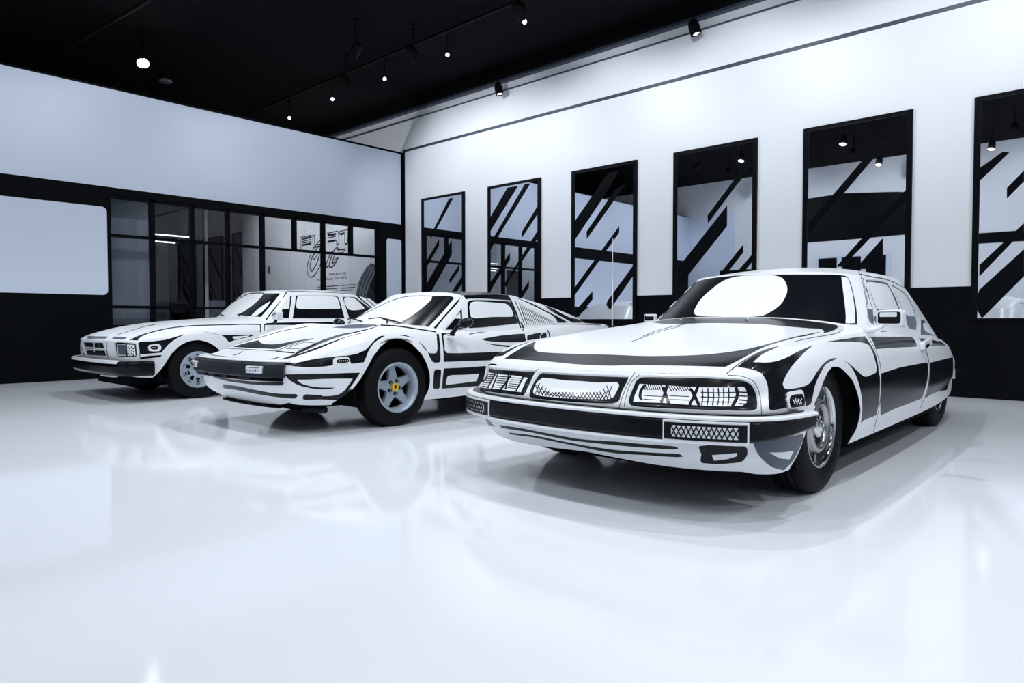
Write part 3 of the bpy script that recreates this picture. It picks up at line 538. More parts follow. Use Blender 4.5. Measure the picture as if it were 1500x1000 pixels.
INK_FE = [
 ('T','b','922 -589 905 -622 910 -612 911 -591 937 -492 954 -378 966 -261 974 -150 978 -30 980 79 978 148 973 245 966 302 950 386 935 440 926 460 918 475 909 482 866 484 858 490 872 514 884 518 906 518 927 516 936 508 943 493 958 444 970 379 981 265 993 72 995 5 992 -73 988 -156 978 -298 965 -411 951 -490 932 -562'),
 ('T','b','907 575 886 570 834 574 816 572 796 570 777 564 756 554 732 540 706 522 647 476 590 437 534 403 479 373 400 339 351 321 281 303 239 299 220 301 202 307 187 316 173 328 137 372 298 644 282 650 245 658 206 661 124 663 40 656 86 665 152 673 236 675 313 671 330 667 347 660 362 650 373 634 266 439 287 438 376 455 399 462 473 490 499 504 555 538 606 567 673 597 696 604 716 608 793 616 697 638 595 646 492 656 459 662 426 669 338 693 320 697 275 700 220 715 321 708 354 696 372 692 405 687 440 684 492 682 663 686 697 684 732 674 804 647 821 642 840 639 857 634 872 624 884 609'),
 ('Q','b','672 1068 728 1117 767 1137 883 1177 906 1191 956 1234 1075 1367 1161 1446 1216 1490 1269 1524 1321 1551 1395 1580 1440 1591 1480 1589 1498 1581 1527 1550 1564 1489 1401 1122 1454 1103 1515 1094 1598 1090 1666 1095 1571 1079 1463 1078 1386 1085 1350 1100 1335 1115 1324 1137 1433 1402 1412 1403 1320 1381 1247 1346 1196 1310 1088 1214 1018 1164 973 1141 888 1112 993 1103 1082 1106 1220 1099 1270 1088 1378 1049 1424 1045 1479 1023 1377 1034 1325 1057 1256 1068 1204 1066 993 1038 874 1064 760 1052 705 1068'),
 ('T','b','718 -611 701 -604 642 -594 623 -588 540 -554 506 -542 531 -479 568 -345 577 -293 578 -245 577 -202 574 -173 569 -147 561 -124 552 -103 541 -86 528 -74 513 -66 479 -55 464 -47 455 -40 434 -19 410 8 338 103 409 87 445 81 482 79 502 79 566 90 698 125 709 -181 710 -460'),
 ('T','b','753 -684 744 -690 757 -630 759 -581 756 -426 760 -209 761 -51 757 236 741 208 745 -121 740 -458 746 -608 732 -683 737 -705'),
 ('T','b','758 248 641 180 592 158 551 147 469 136 419 135 358 138 340 105 401 101 451 103 534 114 576 126 599 135 626 148 744 219'),
 ('T','b','767 254 772 369 773 557 758 532 757 386 748 222'),
 ('T','b','680 261 671 450 671 492 675 545 658 517 656 466 656 425 666 235'),
 ('T','b','481 213 482 273 487 329 496 387 506 419 529 444 572 476 614 499 659 516 675 546 632 531 590 510 546 476 503 421 480 361 470 302 466 246 465 185'),
 ('T','b','679 264 602 231 570 220 541 212 474 202 458 172 526 184 556 191 588 203 666 238'),
 ('T','b','519 460 451 434 364 407 277 392 257 391 220 394 203 399 339 644 319 658 270 669 265 660 310 643 159 372 180 363 198 359 236 356 277 359 345 373 403 390 501 426'),
 ('T','b','737 -705 705 -710 689 -694 668 -712 672 -696 672 -714'),
 ('T','b','736 -703 710 -704 686 -706 662 -712 649 -711 634 -707 620 -697 615 -664 605 -640 589 -628 554 -615 430 -586 394 -578 337 -571 276 -570 235 -566 110 -538 50 -528 35 -527 27 -542 59 -545 103 -552 229 -579 270 -583 331 -584 369 -589 424 -601 527 -632 543 -640 555 -657 551 -709 569 -719 591 -722 624 -719 656 -698 656 -716 721 -707 737 -705'),
 ('T','g','672 -714 591 -722 473 -732 406 -734 339 -734 372 -661 339 -734 406 -734 473 -732 591 -722'),
 ('T','g','484 402 370 324 358 301 472 379'),
 ('T','g','441 406 341 341 328 318 428 382'),
 ('T','g','398 412 312 359 298 334 384 386'),
 ('T','g','356 419 281 376 267 350 341 392'),
 ('T','g','314 426 252 393 236 366 295 394'),
 ('T','g','266 425 223 412 205 383 247 394'),
 ('T','g','357 636 341 652 198 394'),
 ('T','g','324 655 310 664 304 655 317 644'),
 ('T','b','938 -133 927 -123 904 -118 872 -144 817 -201 803 -236 858 -178 889 -154 911 -159 922 -169'),
 ('T','g','-57 -237 -98 -225 -188 -212 -207 -207 -222 -198 -235 -182 -247 -164 -256 -142 -264 -118 -274 -62 -277 -31 -277 4 -273 44 -266 88 -240 195 55 638 42 652 88 652 129 647 148 641 -78 287 -65 272 -55 254 -48 232 -38 180 -31 88 -31 54 -35 -22'),
 ('W','b','327 892 428 916 551 939 571 935 614 897 609 513 593 18 509 -8 476 -13 268 -18 329 59 342 81 353 107 361 136 373 201 381 274 387 351 391 442 391 539 385 690 379 757 369 807'),
 ('W','b','-476 160 -459 160 -476 200 -425 200 -437 258 -410 293 -389 328 -360 387 -335 443 -291 558 -255 686 -232 746 -200 793 -163 833 -119 864 -94 876 -27 891 159 897 329 888 316 910 141 921 -12 919 -86 912 -120 902 -146 891 -191 859 -229 819 -262 771 -286 712 -314 615 -325 584 -361 499 -405 417 -424 390 -452 363 -459 320 -476 280 -476 200 -459 160'),
 ('G','b','686 931 689 822 687 738 666 492 658 334 654 157 656 25 634 21 645 437 658 719 669 849'),
 ('G','b','772 635 804 493 828 372 851 245 885 42 727 27 750 282'),
 ('G','w','775 525 818 337 750 348 765 434'),
 ('G','b','818 796 826 844 868 870 882 872 1241 849 1396 831 1473 813 1497 716 1500 670 1499 468 1494 146 1242 134 1053 98 937 85 913 251 877 478 822 764'),
 ('G','w','860 697 862 797 887 818 919 824 972 823 1150 799 1372 759 1405 740 1435 692 1456 631 1464 571 1467 492 1467 421 1463 386 1442 364 1434 362 1249 382 1181 385 1125 380 1008 354 976 353 929 382 912 437 869 640'),
 ('G','b','810 1237 966 1356 998 1373 1036 1380 1078 1383 1167 1380 1241 1368 1270 1357 1298 1338 1376 1266 1427 1225 1446 1205 1455 1182 1484 1141 1508 1092 1471 1004 1507 943 1513 843 1180 884 922 907 816 910 801 907 772 890 718 980'),
 ('R','b','-980 -620 -980 620 -1700 620 -1700 -620'),
 ('G','b','1484 839 1494 654 1500 422 1501 345 1496 130 1497 0 1514 10 1514 138 1523 434 1522 671 1518 858'),
 ('G','b','1576 815 1551 72 1560 76 1570 322 1588 658 1599 828'),
 ('G','b','1519 203 1539 139 1541 91 1541 -43 1525 -2 1521 45'),
 ('G','b','1643 765 1628 692 1617 615 1606 523 1590 327 1579 97 1587 100 1599 332 1617 529 1630 622 1644 700 1661 774'),
 ('G','b','1672 728 1656 658 1642 584 1630 496 1611 310 1597 91 1605 95 1620 314 1629 408 1641 502 1656 591 1671 666 1690 737'),
 ('G','b','1699 690 1678 609 1662 526 1647 430 1626 237 1615 85 1622 89 1635 242 1644 336 1658 436 1674 533 1693 617 1716 699'),
 ('G','b','1722 651 1701 574 1684 496 1668 405 1645 222 1633 79 1640 84 1654 227 1664 316 1679 411 1696 503 1715 582 1740 660'),
 ('G','b','1743 612 1718 522 1698 434 1681 335 1668 238 1650 74 1658 78 1676 243 1691 341 1710 441 1732 531 1760 622'),
 ('G','b','1762 572 1732 467 1710 366 1692 260 1668 68 1676 73 1701 266 1721 374 1745 475 1778 582'),
 ('G','b','1779 532 1750 434 1729 341 1710 242 1686 64 1693 69 1705 159 1720 249 1740 349 1763 443 1795 542'),
 ('G','b','1795 492 1761 375 1737 270 1719 168 1703 60 1712 66 1728 174 1748 277 1773 383 1810 502'),
 ('G','b','1808 451 1795 408 1768 308 1744 192 1722 57 1730 63 1753 199 1779 316 1808 417 1823 461'),
 ('G','b','1821 409 1784 281 1761 177 1740 55 1748 62 1771 184 1796 290 1834 419'),
 ('G','b','1832 367 1817 316 1789 208 1758 54 1767 62 1799 216 1829 326 1845 377'),
 ('G','b','1842 324 1821 252 1791 122 1777 54 1786 62 1800 131 1833 262 1855 334'),
 ('G','b','1851 281 1834 221 1796 54 1806 62 1818 120 1846 230 1864 291'),
 ('G','b','1860 237 1836 145 1815 54 1825 63 1846 154 1872 247'),
 ('G','b','1868 193 1835 54 1845 64 1880 203'),
 ('G','b','1875 148 1854 55 1864 65 1887 159'),
 ('G','b','1616 966 1749 942 1897 928 1958 914 1993 889 2014 859 2026 825 2031 788 2031 747 2019 609 2019 563 2031 335 2036 50 1911 51 1959 194 1977 269 1987 335 1989 363 1989 398 1984 480 1965 641 1952 716 1943 751 1930 784 1911 816 1886 843 1853 868 1720 928'),
 ('G','b','2242 800 2208 760 2192 720 2238 708 2224 671 2188 551 2174 501 2163 452 2157 405 2155 352 2155 302 2162 262 2180 229 2206 204 2229 193 2242 160 2276 120 2276 80 2294 40 2294 0 2208 -160 2294 -160 2208 -160 2294 0 2260 0 2226 30 2088 34 2079 174 2077 310 2081 441 2086 486 2094 533 2107 587 2126 643 2153 700 2198 758'),
 ('S','b','3446 1123 3547 1107 3883 1022 3937 1000 4580 986 4706 987 4712 993 4535 994 4280 1002 4190 1026 3980 1045 3812 1073 3718 1096 3581 1146 3491 1165 3482 1166'),
 ('S','b','4754 991 4798 990 4855 973 4923 973 4923 1000 4770 1000'),
 ('S','b','1656 1089 1718 1072 1885 1056 2054 1033 2106 1021 2146 1003 2178 996 2204 1033 2102 1058 1732 1096 1708 1102 1675 1122'),
 ('S','b','1628 938 1565 938 1515 922 1472 899 1386 840 1321 825 1337 821 1234 827 946 870 914 868 829 835 798 831 763 844 679 890 728 817 762 777 813 734 862 713 928 698 1004 695 1044 696 1133 711 1169 712 1272 687 1362 684 1402 806 1413 827 1444 862 1481 888 1523 907'),
 ('S','w','1104 695 1110 789 1114 813 1132 826 1141 827 1225 818 1234 814 1243 785 1255 686 1254 635 1102 645'),
 ('S','b','1139 786 1156 795 1169 796 1215 791 1227 786 1238 765 1236 729 1214 722 1200 722 1154 730 1143 736 1135 757'),
 ('S','w','1153 746 1164 777 1160 783 1149 752'),
 ('S','w','1170 742 1180 773 1177 778 1166 748'),
 ('S','w','1186 738 1197 768 1194 774 1183 743'),
 ('S','w','1203 733 1214 764 1210 769 1200 739'),
 ('S','w','1220 728 1231 758 1227 764 1217 734'),
 ('S','b','1674 938 1809 937 1865 924 1897 910 1938 882 1959 857 1977 823 1988 808 2008 787 2031 770 2064 766 2099 768 2119 812 2146 911 2171 972 2206 990 2182 932 2160 846 2151 791 2138 643 2125 614 2094 606 2057 618 2041 647 2023 707 2011 769 2004 795 1996 816 1978 848 1955 874 1906 904 1867 915 1782 928'),
 ('S','b','739 558 844 557 1033 543 1330 496 1310 426 1291 369 1236 249 1235 243 1268 280 1266 271 1246 216 1224 146 1212 110 1183 90 1175 90 1025 125 905 129 885 144 882 208 900 230 909 231 1017 206 1035 199 1019 193 1024 191 1062 183 1105 182 1146 193 1165 204 1180 219 1208 255 1247 340 1267 392 1020 422 908 426 828 436 845 399 863 370 879 356 919 334 956 319 1012 304 1138 289 1085 278 1055 276 1008 281 956 294 867 333 834 354 806 382 777 427 765 454 756 485'),
 ('S','b','2068 443 2093 468 2138 457 2144 435 2144 396 2139 281 2139 213 2138 181 2132 163 2093 156 2066 176 2062 191 2060 221 2058 302 2061 388'),
 ('S','b','2175 474 2444 462 2673 465 2694 461 2695 450 2688 385 2664 221 2658 137 2166 155 2163 225 2164 316'),
 ('S','w','2220 324 2232 334 2274 341 2420 330 2608 331 2580 224 2305 211 2205 209 2209 272 2212 301'),
 ('S','b','2238 996 2450 981 2306 981 2261 971 2246 960 2231 936 2223 910 2216 864 2205 817 2206 797 2227 768 2233 765 2321 758 2564 754 2990 753 2878 687 2748 592 2444 607 2173 614 2176 699 2186 802 2193 849 2206 912 2214 938'),
 ('S','b','2561 979 2735 1023 2821 1038 3282 1076 3306 1065 3289 998 3299 976 3313 987 3317 1024 3343 1106 3317 1119 3070 1088 2810 1062 2710 1038 2568 993'),
 ('S','b','2676 912 2838 937 2970 947 3130 944 3291 933 3278 887 3278 847 3066 857 2871 872 2749 888 2726 893'),
 ('S','b','2708 874 2826 852 3184 811 3111 803 3047 804 2800 847'),
 ('S','b','3319 907 3444 918 3615 916 3587 856 3334 829 3314 831 3294 860 3302 882'),
 ('S','w','3575 920 3516 901 3489 874 3495 849 3505 850 3498 874 3521 896 3578 914'),
 ('S','b','3643 945 3642 900 3622 854 3639 854 3660 902 3662 951'),
 ('S','b','3941 868 4048 888 4048 896 3991 886 3938 875'),
 ('S','g','4188 896 4239 882 4248 887 4198 901'),
 ('F','b','-314 446 -171 441 -44 426 260 408 437 405 704 409 720 405 729 385 717 359 699 354 364 355 106 366 -61 378 -211 400 -246 409'),
 ('F','b','-91 308 -6 314 187 307 589 256 811 245 828 240 838 213 821 167 813 162 796 160 592 192 185 237 89 242 -93 236 -120 239 -128 246'),
]
CUT_FE = [
 ('bonnet','T','757 244 762 180 763 108 761 -206 756 -464 759 -590 752 -649 753 -684 721 -707 705 -710 689 -694 656 -716 607 -721 591 -704 565 -722 549 -712 549 -667 541 -642 526 -633 440 -607 386 -593 330 -585 268 -584 230 -581 194 -574 98 -552 57 -546 13 -545 -54 -539 -129 -542 -184 -552 -215 -562 -252 -582 -260 -557 -311 -597 -311 -560 -345 -580 -345 -543 -277 -409 -277 -372 -345 -300 -304 -201 -262 -38 -249 5 -163 258 99 655 221 663 316 664 333 662 348 655 363 648 374 635 269 444 287 441 325 438 360 431 414 430 491 441 593 463 688 479 699 434 742 316 753 270',0.0),
 ('door','S','2221 996 2197 935 2176 842 2168 790 2158 659 2157 578 2160 395 2176 113 2450 112 2717 59 2784 52 2848 51 2906 60 2931 68 2953 80 2972 95 3004 139 3047 226 3087 320 3111 391 3124 434 3156 576 3166 611 3185 663 3205 700 3227 734 3307 833 3317 849 3320 870 3316 919 3322 958 3305 992 3313 1036 3331 1094 3327 1106 3308 1110 3279 1110 2951 1073 2763 1041 2570 996 2476 1018',0.0),
 ('windscreen','W','-442 120 -442 360 -448 409 -426 434 -408 460 -376 514 -349 570 -325 628 -297 725 -272 784 -256 810 -221 853 -179 889 -129 915 -60 929 126 932 326 923 425 931 554 954 565 951 622 903 616 512 600 4 528 -22 482 -32 279 -38 162 -15 -184 88 -434 150',-0.003),
 ('quarter_window','G','771 663 800 542 835 376 866 205 894 27 776 18 720 10 738 234 751 462',-0.003),
 ('side_window','G','808 796 812 867 865 890 880 892 1194 873 1346 859 1421 848 1488 828 1505 781 1512 721 1514 673 1500 124 1346 122 1242 116 1165 104 932 59 906 239 878 420 855 548 813 761',-0.003),
 ('louvre_panel','G','1657 844 1728 781 1758 748 1808 681 1846 614 1862 578 1886 504 1895 466 1908 385 1918 290 1919 246 1918 208 1909 131 1897 71 1874 26 1734 41 1581 72 1594 351 1610 559 1627 699 1640 770',0.004),
 ('side_marker_light','S','1130 788 1148 807 1163 810 1215 804 1230 798 1244 770 1243 714 1219 706 1203 707 1152 715 1139 722 1128 751',0.005),
 ('headlamp_lid','T','758 238 628 157 579 135 530 118 508 113 491 112 479 115 462 133 451 162 453 194 461 244 501 429 598 495 683 549 728 570 767 583 770 410 766 328',0.004),
 ('targa_roof','R','-980 -620 -980 620 -1700 620 -1700 -620',0.003),
 ('ARCH','A','600 50 575 235 500 285 435 337 375 410 323 487 258 581 179 654 85 704 -11 718 -90 700 -145 672 -232 580 -280 490 -306 420 -315 339 -300 260 -270 195 -270 50',0.0),
 ('ARCH','A','-1992 208 -1976 268 -1970 329 -1974 391 -1989 451 -2013 508 -2046 560 -2087 605 -2136 644 -2190 673 -2248 693 -2309 704 -2371 704 -2432 693 -2490 673 -2544 644 -2593 605 -2634 560 -2667 508 -2691 451 -2706 391 -2710 329 -2704 268 -2688 208 -2690 50 -1990 50',0.0),
]
INK_LO = [
 ('T','g','752 -412 761 -300 768 -118 766 108 758 301 774 288 781 254 799 17 797 -51 790 -152 762 -474'),
 ('T','g','741 439 728 532 720 574 711 612 700 646 689 676 714 688 729 672 747 591 760 490 766 423'),
 ('F','g','-339 1000 356 1000 305 1000 279 948 -7 945 -369 918'),
 ('F','g','492 1000 746 1000 712 1000 693 967 449 973'),
 ('T','g','710 431 694 439 676 444 651 445 624 444 595 440 544 428 519 418 412 370 349 354 285 341 260 270 363 304 394 317 507 377 556 395 613 407 641 409 666 408 685 404 702 398'),
 ('S','b','808 899 832 974 884 1029 927 1056 978 1079 1050 1102 1217 1126 1275 1124 1465 1096 1552 1070 1846 999 1930 992 2048 992 2272 977 2276 994 2188 1001 2041 1027 1942 1029 1484 1155 1254 1180 1036 1142 963 1114 895 1075 829 1026 795 970 790 945'),
 ('S','b','803 953 816 1002 867 1046 937 1096 1024 1138 1036 1137 1044 1105 939 1026 894 946 914 898 854 916'),
 ('S','b','2270 987 2246 867 2259 867 2278 964 2283 988'),
 ('S','b','2320 985 2292 879 2305 877 2319 931 2333 984'),
 ('S','b','2324 972 2340 997 2374 1005 2480 1006 2737 999 3454 996 3389 962 3315 954 2937 954'),
 ('S','b','911 858 993 838 1052 830 1158 830 1203 842 1386 913 1298 847 1246 798 1201 738 1182 704 1142 617 1119 578 921 597'),
 ('S','w','992 733 1005 768 1057 771 1082 767 1100 757 1121 718 1120 650 1107 620 1088 616 1034 629 999 655'),
 ('S','b','1017 735 1036 743 1063 737 1087 720 1090 682 1082 662 1060 660 1035 670 1016 695'),
 ('S','w','1033 703 1073 687 1074 697 1053 705 1033 713'),
 ('S','b','902 480 926 532 943 542 1009 545 1128 526 1114 493 1093 486'),
 ('S','b','1550 927 1667 888 1776 844 1903 837 2175 834 2144 812 2132 808 1942 761 1861 727 1823 793 1801 819 1777 839 1631 892'),
 ('S','w','1903 811 2116 822 2108 812 1923 764'),
 ('W','b','202 923 367 917 461 919 507 922 589 940 578 495 559 40 394 56 121 91 162 132 200 176 219 216 236 266 250 322 262 379 269 432 274 490 277 604 275 653 266 749 249 831'),
 ('W','w','424 67 432 234 436 287 452 390 474 486 490 537 528 635 539 486 539 429 533 285 527 220 517 163 493 58'),
 ('W','b','-509 0 -526 40 -509 80 -509 240 -526 320 -509 360 -526 440 -509 480 -526 560 -509 600 -471 649 -421 690 -290 853 -253 893 -205 922 -147 935 -10 938 60 934 228 916 197 956 23 976 -52 980 -194 978 -258 965 -312 936 -406 855 -457 822 -459 760 -509 720 -526 680 -509 600 -526 560 -509 480 -526 440 -509 360 -526 320 -509 240 -509 80 -526 40'),
 ('G','b','717 1105 675 982 664 734 629 162 624 -72 639 -97 642 41 649 204 679 632 699 990'),
 ('G','b','777 892 795 875 800 845 806 775 848 35 759 35 741 274 737 352 737 405 738 466 747 602 761 748'),
 ('G','w','775 827 793 652 817 392 734 378 750 600 765 751'),
 ('G','b','868 888 1134 895 1551 926 1568 859 1569 836 1554 317 1550 20 1117 17 887 25 877 537'),
 ('G','w','897 851 906 874 925 892 954 906 991 916 1083 929 1187 933 1334 926 1456 909 1526 890 1533 885 1546 808 1547 739 1543 619 1538 503 1534 445 1520 411 1448 399 1107 376 1002 376 938 383 909 419 902 461 897 547 894 655 893 764'),
 ('G','b','1644 896 1768 912 1904 939 1955 782 1984 679 2009 574 2044 400 1921 158 1855 9 1615 7 1618 247 1624 488 1634 732'),
 ('G','w','1673 861 1710 892 1762 903 1817 899 1861 882 1888 839 1907 762 1920 667 1927 574 1929 502 1927 469 1908 436 1892 423 1809 378 1760 361 1713 354 1676 366 1653 399 1641 472 1636 577 1639 691 1651 793'),
 ('G','b','2038 1231 1978 1088 1959 965 2001 756 2022 632 2030 565 2035 489 2044 299 2072 342 2067 537 2063 617 2056 686 2047 750 2013 946 2038 1102'),
 ('G','b','2123 1115 2106 1077 2174 1115 2130 941 2139 777 2147 521 2169 550 2166 811 2162 980 2191 1115'),
 ('R','b','-1283 436 -1313 451 -1361 468 -1427 482 -1500 493 -1634 503 -1731 509 -1992 516 -2046 515 -2084 512 -2130 506 -2181 497 -2234 483 -2305 436 -2319 456 -2348 454 -2319 413 -2276 415 -2232 422 -2175 440 -2085 457 -2027 464 -1964 466 -1863 466 -1760 463 -1694 459 -1567 446 -1459 427 -1395 410 -1368 400 -1348 389 -1320 369'),
 ('F','b','-530 797 240 816 268 693 -466 654 -483 702 -505 751'),
 ('F','b','-433 624 278 654 290 596 296 527 -48 514 -413 494 -417 566'),
 ('F','b','564 834 599 847 657 848 754 842 857 825 876 808 879 782 884 663 883 576 873 546 843 542 632 545 612 547 577 566 571 590 561 764 560 812'),
 ('F','w','591 811 743 808 864 798 872 572 753 574 599 568 600 667 598 716'),
 ('F','g','600 803 749 800 753 716 754 586 611 588 610 675'),
 ('F','b','743 826 764 824 770 740 775 567 754 569 750 742'),
 ('F','b','783 773 799 756 786 735 772 752'),
 ('F','b','784 707 800 690 786 668 773 685'),
 ('F','b','785 641 800 624 787 601 773 619'),
 ('F','b','805 744 820 726 807 703 795 721'),
 ('F','b','806 676 820 659 808 637 796 655'),
 ('F','b','806 610 820 592 808 568 796 587'),
 ('F','b','825 773 840 756 828 735 816 752'),
 ('F','b','827 708 840 690 828 668 817 686'),
 ('F','b','827 642 841 624 829 602 817 620'),
 ('F','b','845 743 859 726 847 703 836 721'),
 ('F','b','846 676 859 659 848 637 836 655'),
 ('F','b','846 610 860 592 848 568 837 587'),
 ('F','b','-695 838 -695 811 -645 748 -608 688 -568 630 -527 559 -507 482 -505 446 -471 458 -473 494 -494 568 -565 694 -593 753 -625 811 -648 840'),
 ('F','g','349 854 338 722 337 668 345 525 341 482 367 490 370 532 360 671 361 724 370 854'),
 ('F','b','898 833 908 746 913 684 912 518 919 515 920 685 916 748 906 836'),
]
CUT_LO = [
 ('bonnet','T','715 -627 710 -621 728 -489 744 -349 751 -230 752 -124 751 207 745 343 740 405 728 514 691 743 679 774 653 756 624 728 596 707 577 698 530 687 432 680 336 665 288 662 267 663 225 671 115 696 54 708 -4 725 -245 776 -337 792 -390 798 -471 782 -497 779 -514 779 -559 786 -672 807 -724 809 -750 746 -786 649 -899 366 -910 302 -893 282 -893 222 -825 222 -774 263 -774 202 -741 222 -741 101 -724 61 -741 -40 -724 -81 -724 -142 -707 -182 -690 -202 -690 -263 -656 -263 -639 -304 -605 -324 -571 -324 -554 -304 -437 -46 -392 49 -357 106 -331 126 -312 119 -300 88 -292 35 -289 -34 -290 -117 -321 -276 -283 -265 -249 -265 -198 -204 -181 -245 -164 -265 -130 -245 -114 -265 -80 -245 -46 -286 -12 -266 5 -286 38 -266 55 -286 89 -265 106 -286 140 -265 156 -286 190 -265 207 -285 233 -284 266 -256 296 -240 323 -233 348 -229 373 -228 396 -232 417 -239 437 -251 456 -267 473 -286 489 -311 502 -342 510 -393 522 -420 556 -460 590 -439 632 -496 652 -493 670 -527 703 -613',0.0),
 ('door','S','2304 995 2287 924 2282 888 2277 828 2272 704 2268 490 2272 395 2276 352 2288 289 2317 174 2894 148 3485 153 3487 269 3503 543 3506 651 3504 742 3489 882 3487 913 3492 1001 2572 1042 2496 1037 2364 1004',0.0),
 ('windscreen','W','-526 0 -509 40 -526 120 -526 160 -509 200 -526 280 -509 320 -526 400 -509 440 -526 520 -526 560 -492 600 -526 680 -476 720 -526 800 -487 845 -425 874 -320 949 -265 976 -202 988 -132 991 2 987 188 966 396 953 506 953 599 971 597 687 593 481 572 9 166 50 -292 80 -428 96 -526 80',-0.003),
 ('vent_window','G','777 920 805 894 811 862 822 691 858 8 750 9 733 277 729 364 729 422 731 486 741 626 758 774',-0.003),
 ('side_window','G','853 915 1154 925 1564 956 1585 875 1586 849 1566 303 1560 -8 1104 -10 881 -2 867 546',-0.003),
 ('quarter_window','G','1632 924 1769 942 1922 974 1975 814 2005 708 2046 542 2071 422 1974 234 1932 146 1859 -21 1601 -22 1605 233 1611 490 1622 750',-0.003),
 ('grille','F','-582 815 18 831 259 832 304 611 311 564 313 506 -12 492 -444 464 -443 532 -455 587 -472 634 -491 679 -517 725 -546 770',-0.014),
 ('headlight','F','546 834 580 864 632 869 770 861 833 849 862 839 882 814 886 786 892 662 890 570 878 528 852 522 616 526 597 528 557 554 551 580 543 760 542 808',-0.012),
 ('side_marker_light','S','992 733 1005 768 1057 771 1082 767 1100 757 1121 718 1120 650 1107 620 1088 616 1034 629 999 655',0.006),
 ('ARCH','A','520 50 500 250 450 310 397 386 360 450 325 507 238 592 170 627 105 645 30 650 -45 633 -105 605 -165 563 -230 490 -280 410 -300 330 -300 220 -280 50',0.0),
 ('ARCH','A','-2271 210 -2256 266 -2250 324 -2254 383 -2268 439 -2290 493 -2322 542 -2361 586 -2407 622 -2458 650 -2513 669 -2571 679 -2629 679 -2687 669 -2742 650 -2793 622 -2839 586 -2878 542 -2910 493 -2932 439 -2946 383 -2950 324 -2944 266 -2929 210 -2930 50 -2270 50',0.0),
]

MIRROR_STRIPES = {1: [[(10.101, 3.24), (9.975, 3.239), (10.485, 2.665), (10.638, 2.506), (10.638, 2.588)], [(10.396, 2.476), (10.396, 2.347), (10.873, 1.838), (10.872, 1.973)], [(10.025, 2.426), (10.026, 2.148), (10.635, 1.449), (10.91, 1.443), (10.875, 1.511)], [(9.821, 1.938), (9.822, 1.833), (10.087, 1.593), (10.099, 1.674)], [(9.73, 1.724), (9.731, 1.58), (9.892, 1.42), (10.029, 1.424)]], 2: [[(8.549, 3.252), (8.292, 3.25), (8.975, 2.514), (8.975, 2.77)], [(8.13, 3.262), (8.003, 3.253), (8.794, 2.374), (8.976, 2.163), (8.976, 2.294)], [(7.824, 2.858), (7.824, 2.717), (8.194, 2.331), (8.2, 2.432)], [(7.83, 2.424), (7.83, 2.283), (8.506, 1.602), (8.59, 1.465), (8.607, 1.552)], [(8.489, 2.086), (8.483, 1.958), (8.795, 1.628), (8.977, 1.409), (8.976, 1.57)], [(8.033, 1.566), (8.033, 1.454), (8.193, 1.271), (8.291, 1.273)]], 3: [[(6.368, 3.199), (6.161, 3.203), (6.401, 2.895), (7.042, 2.18), (7.043, 2.493)], [(6.216, 2.942), (6.035, 2.987), (6.781, 2.195), (6.789, 2.311)], [(6.156, 2.345), (6.156, 2.242), (7.039, 1.271), (7.047, 1.394)], [(5.892, 1.72), (5.891, 1.564), (6.324, 1.034), (6.392, 1.114), (6.375, 1.176)], [(6.664, 1.339), (6.664, 1.21), (6.957, 0.917), (7.038, 1.006)]], 4: [[(4.064, 3.044), (4.009, 2.992), (4.656, 2.245), (4.663, 2.359)], [(4.37, 2.465), (4.368, 2.181), (5.118, 1.348), (5.135, 1.627)], [(4.133, 1.905), (4.132, 1.796), (4.356, 1.534), (4.456, 1.538)], [(3.994, 1.774), (3.993, 1.678), (4.099, 1.546), (4.196, 1.56)]], 5: [[(2.464, 3.0), (2.352, 3.024), (2.503, 2.823), (3.258, 1.968), (3.259, 2.116)], [(2.133, 2.418), (2.131, 2.283), (2.837, 1.536), (2.915, 1.54)], [(2.386, 1.857), (2.382, 1.621), (2.456, 1.486), (2.693, 1.498)]], 6: [[(1.215, 2.693), (1.155, 2.675), (1.416, 2.41), (1.418, 2.551)], [(1.023, 2.466), (1.021, 2.349), (1.169, 2.183), (1.171, 2.297)], [(1.013, 1.904), (1.012, 1.833), (1.405, 1.352), (1.407, 1.48)], [(1.008, 1.628), (1.003, 1.34), (1.374, 0.888), (1.45, 1.044), (1.402, 1.207)]]}
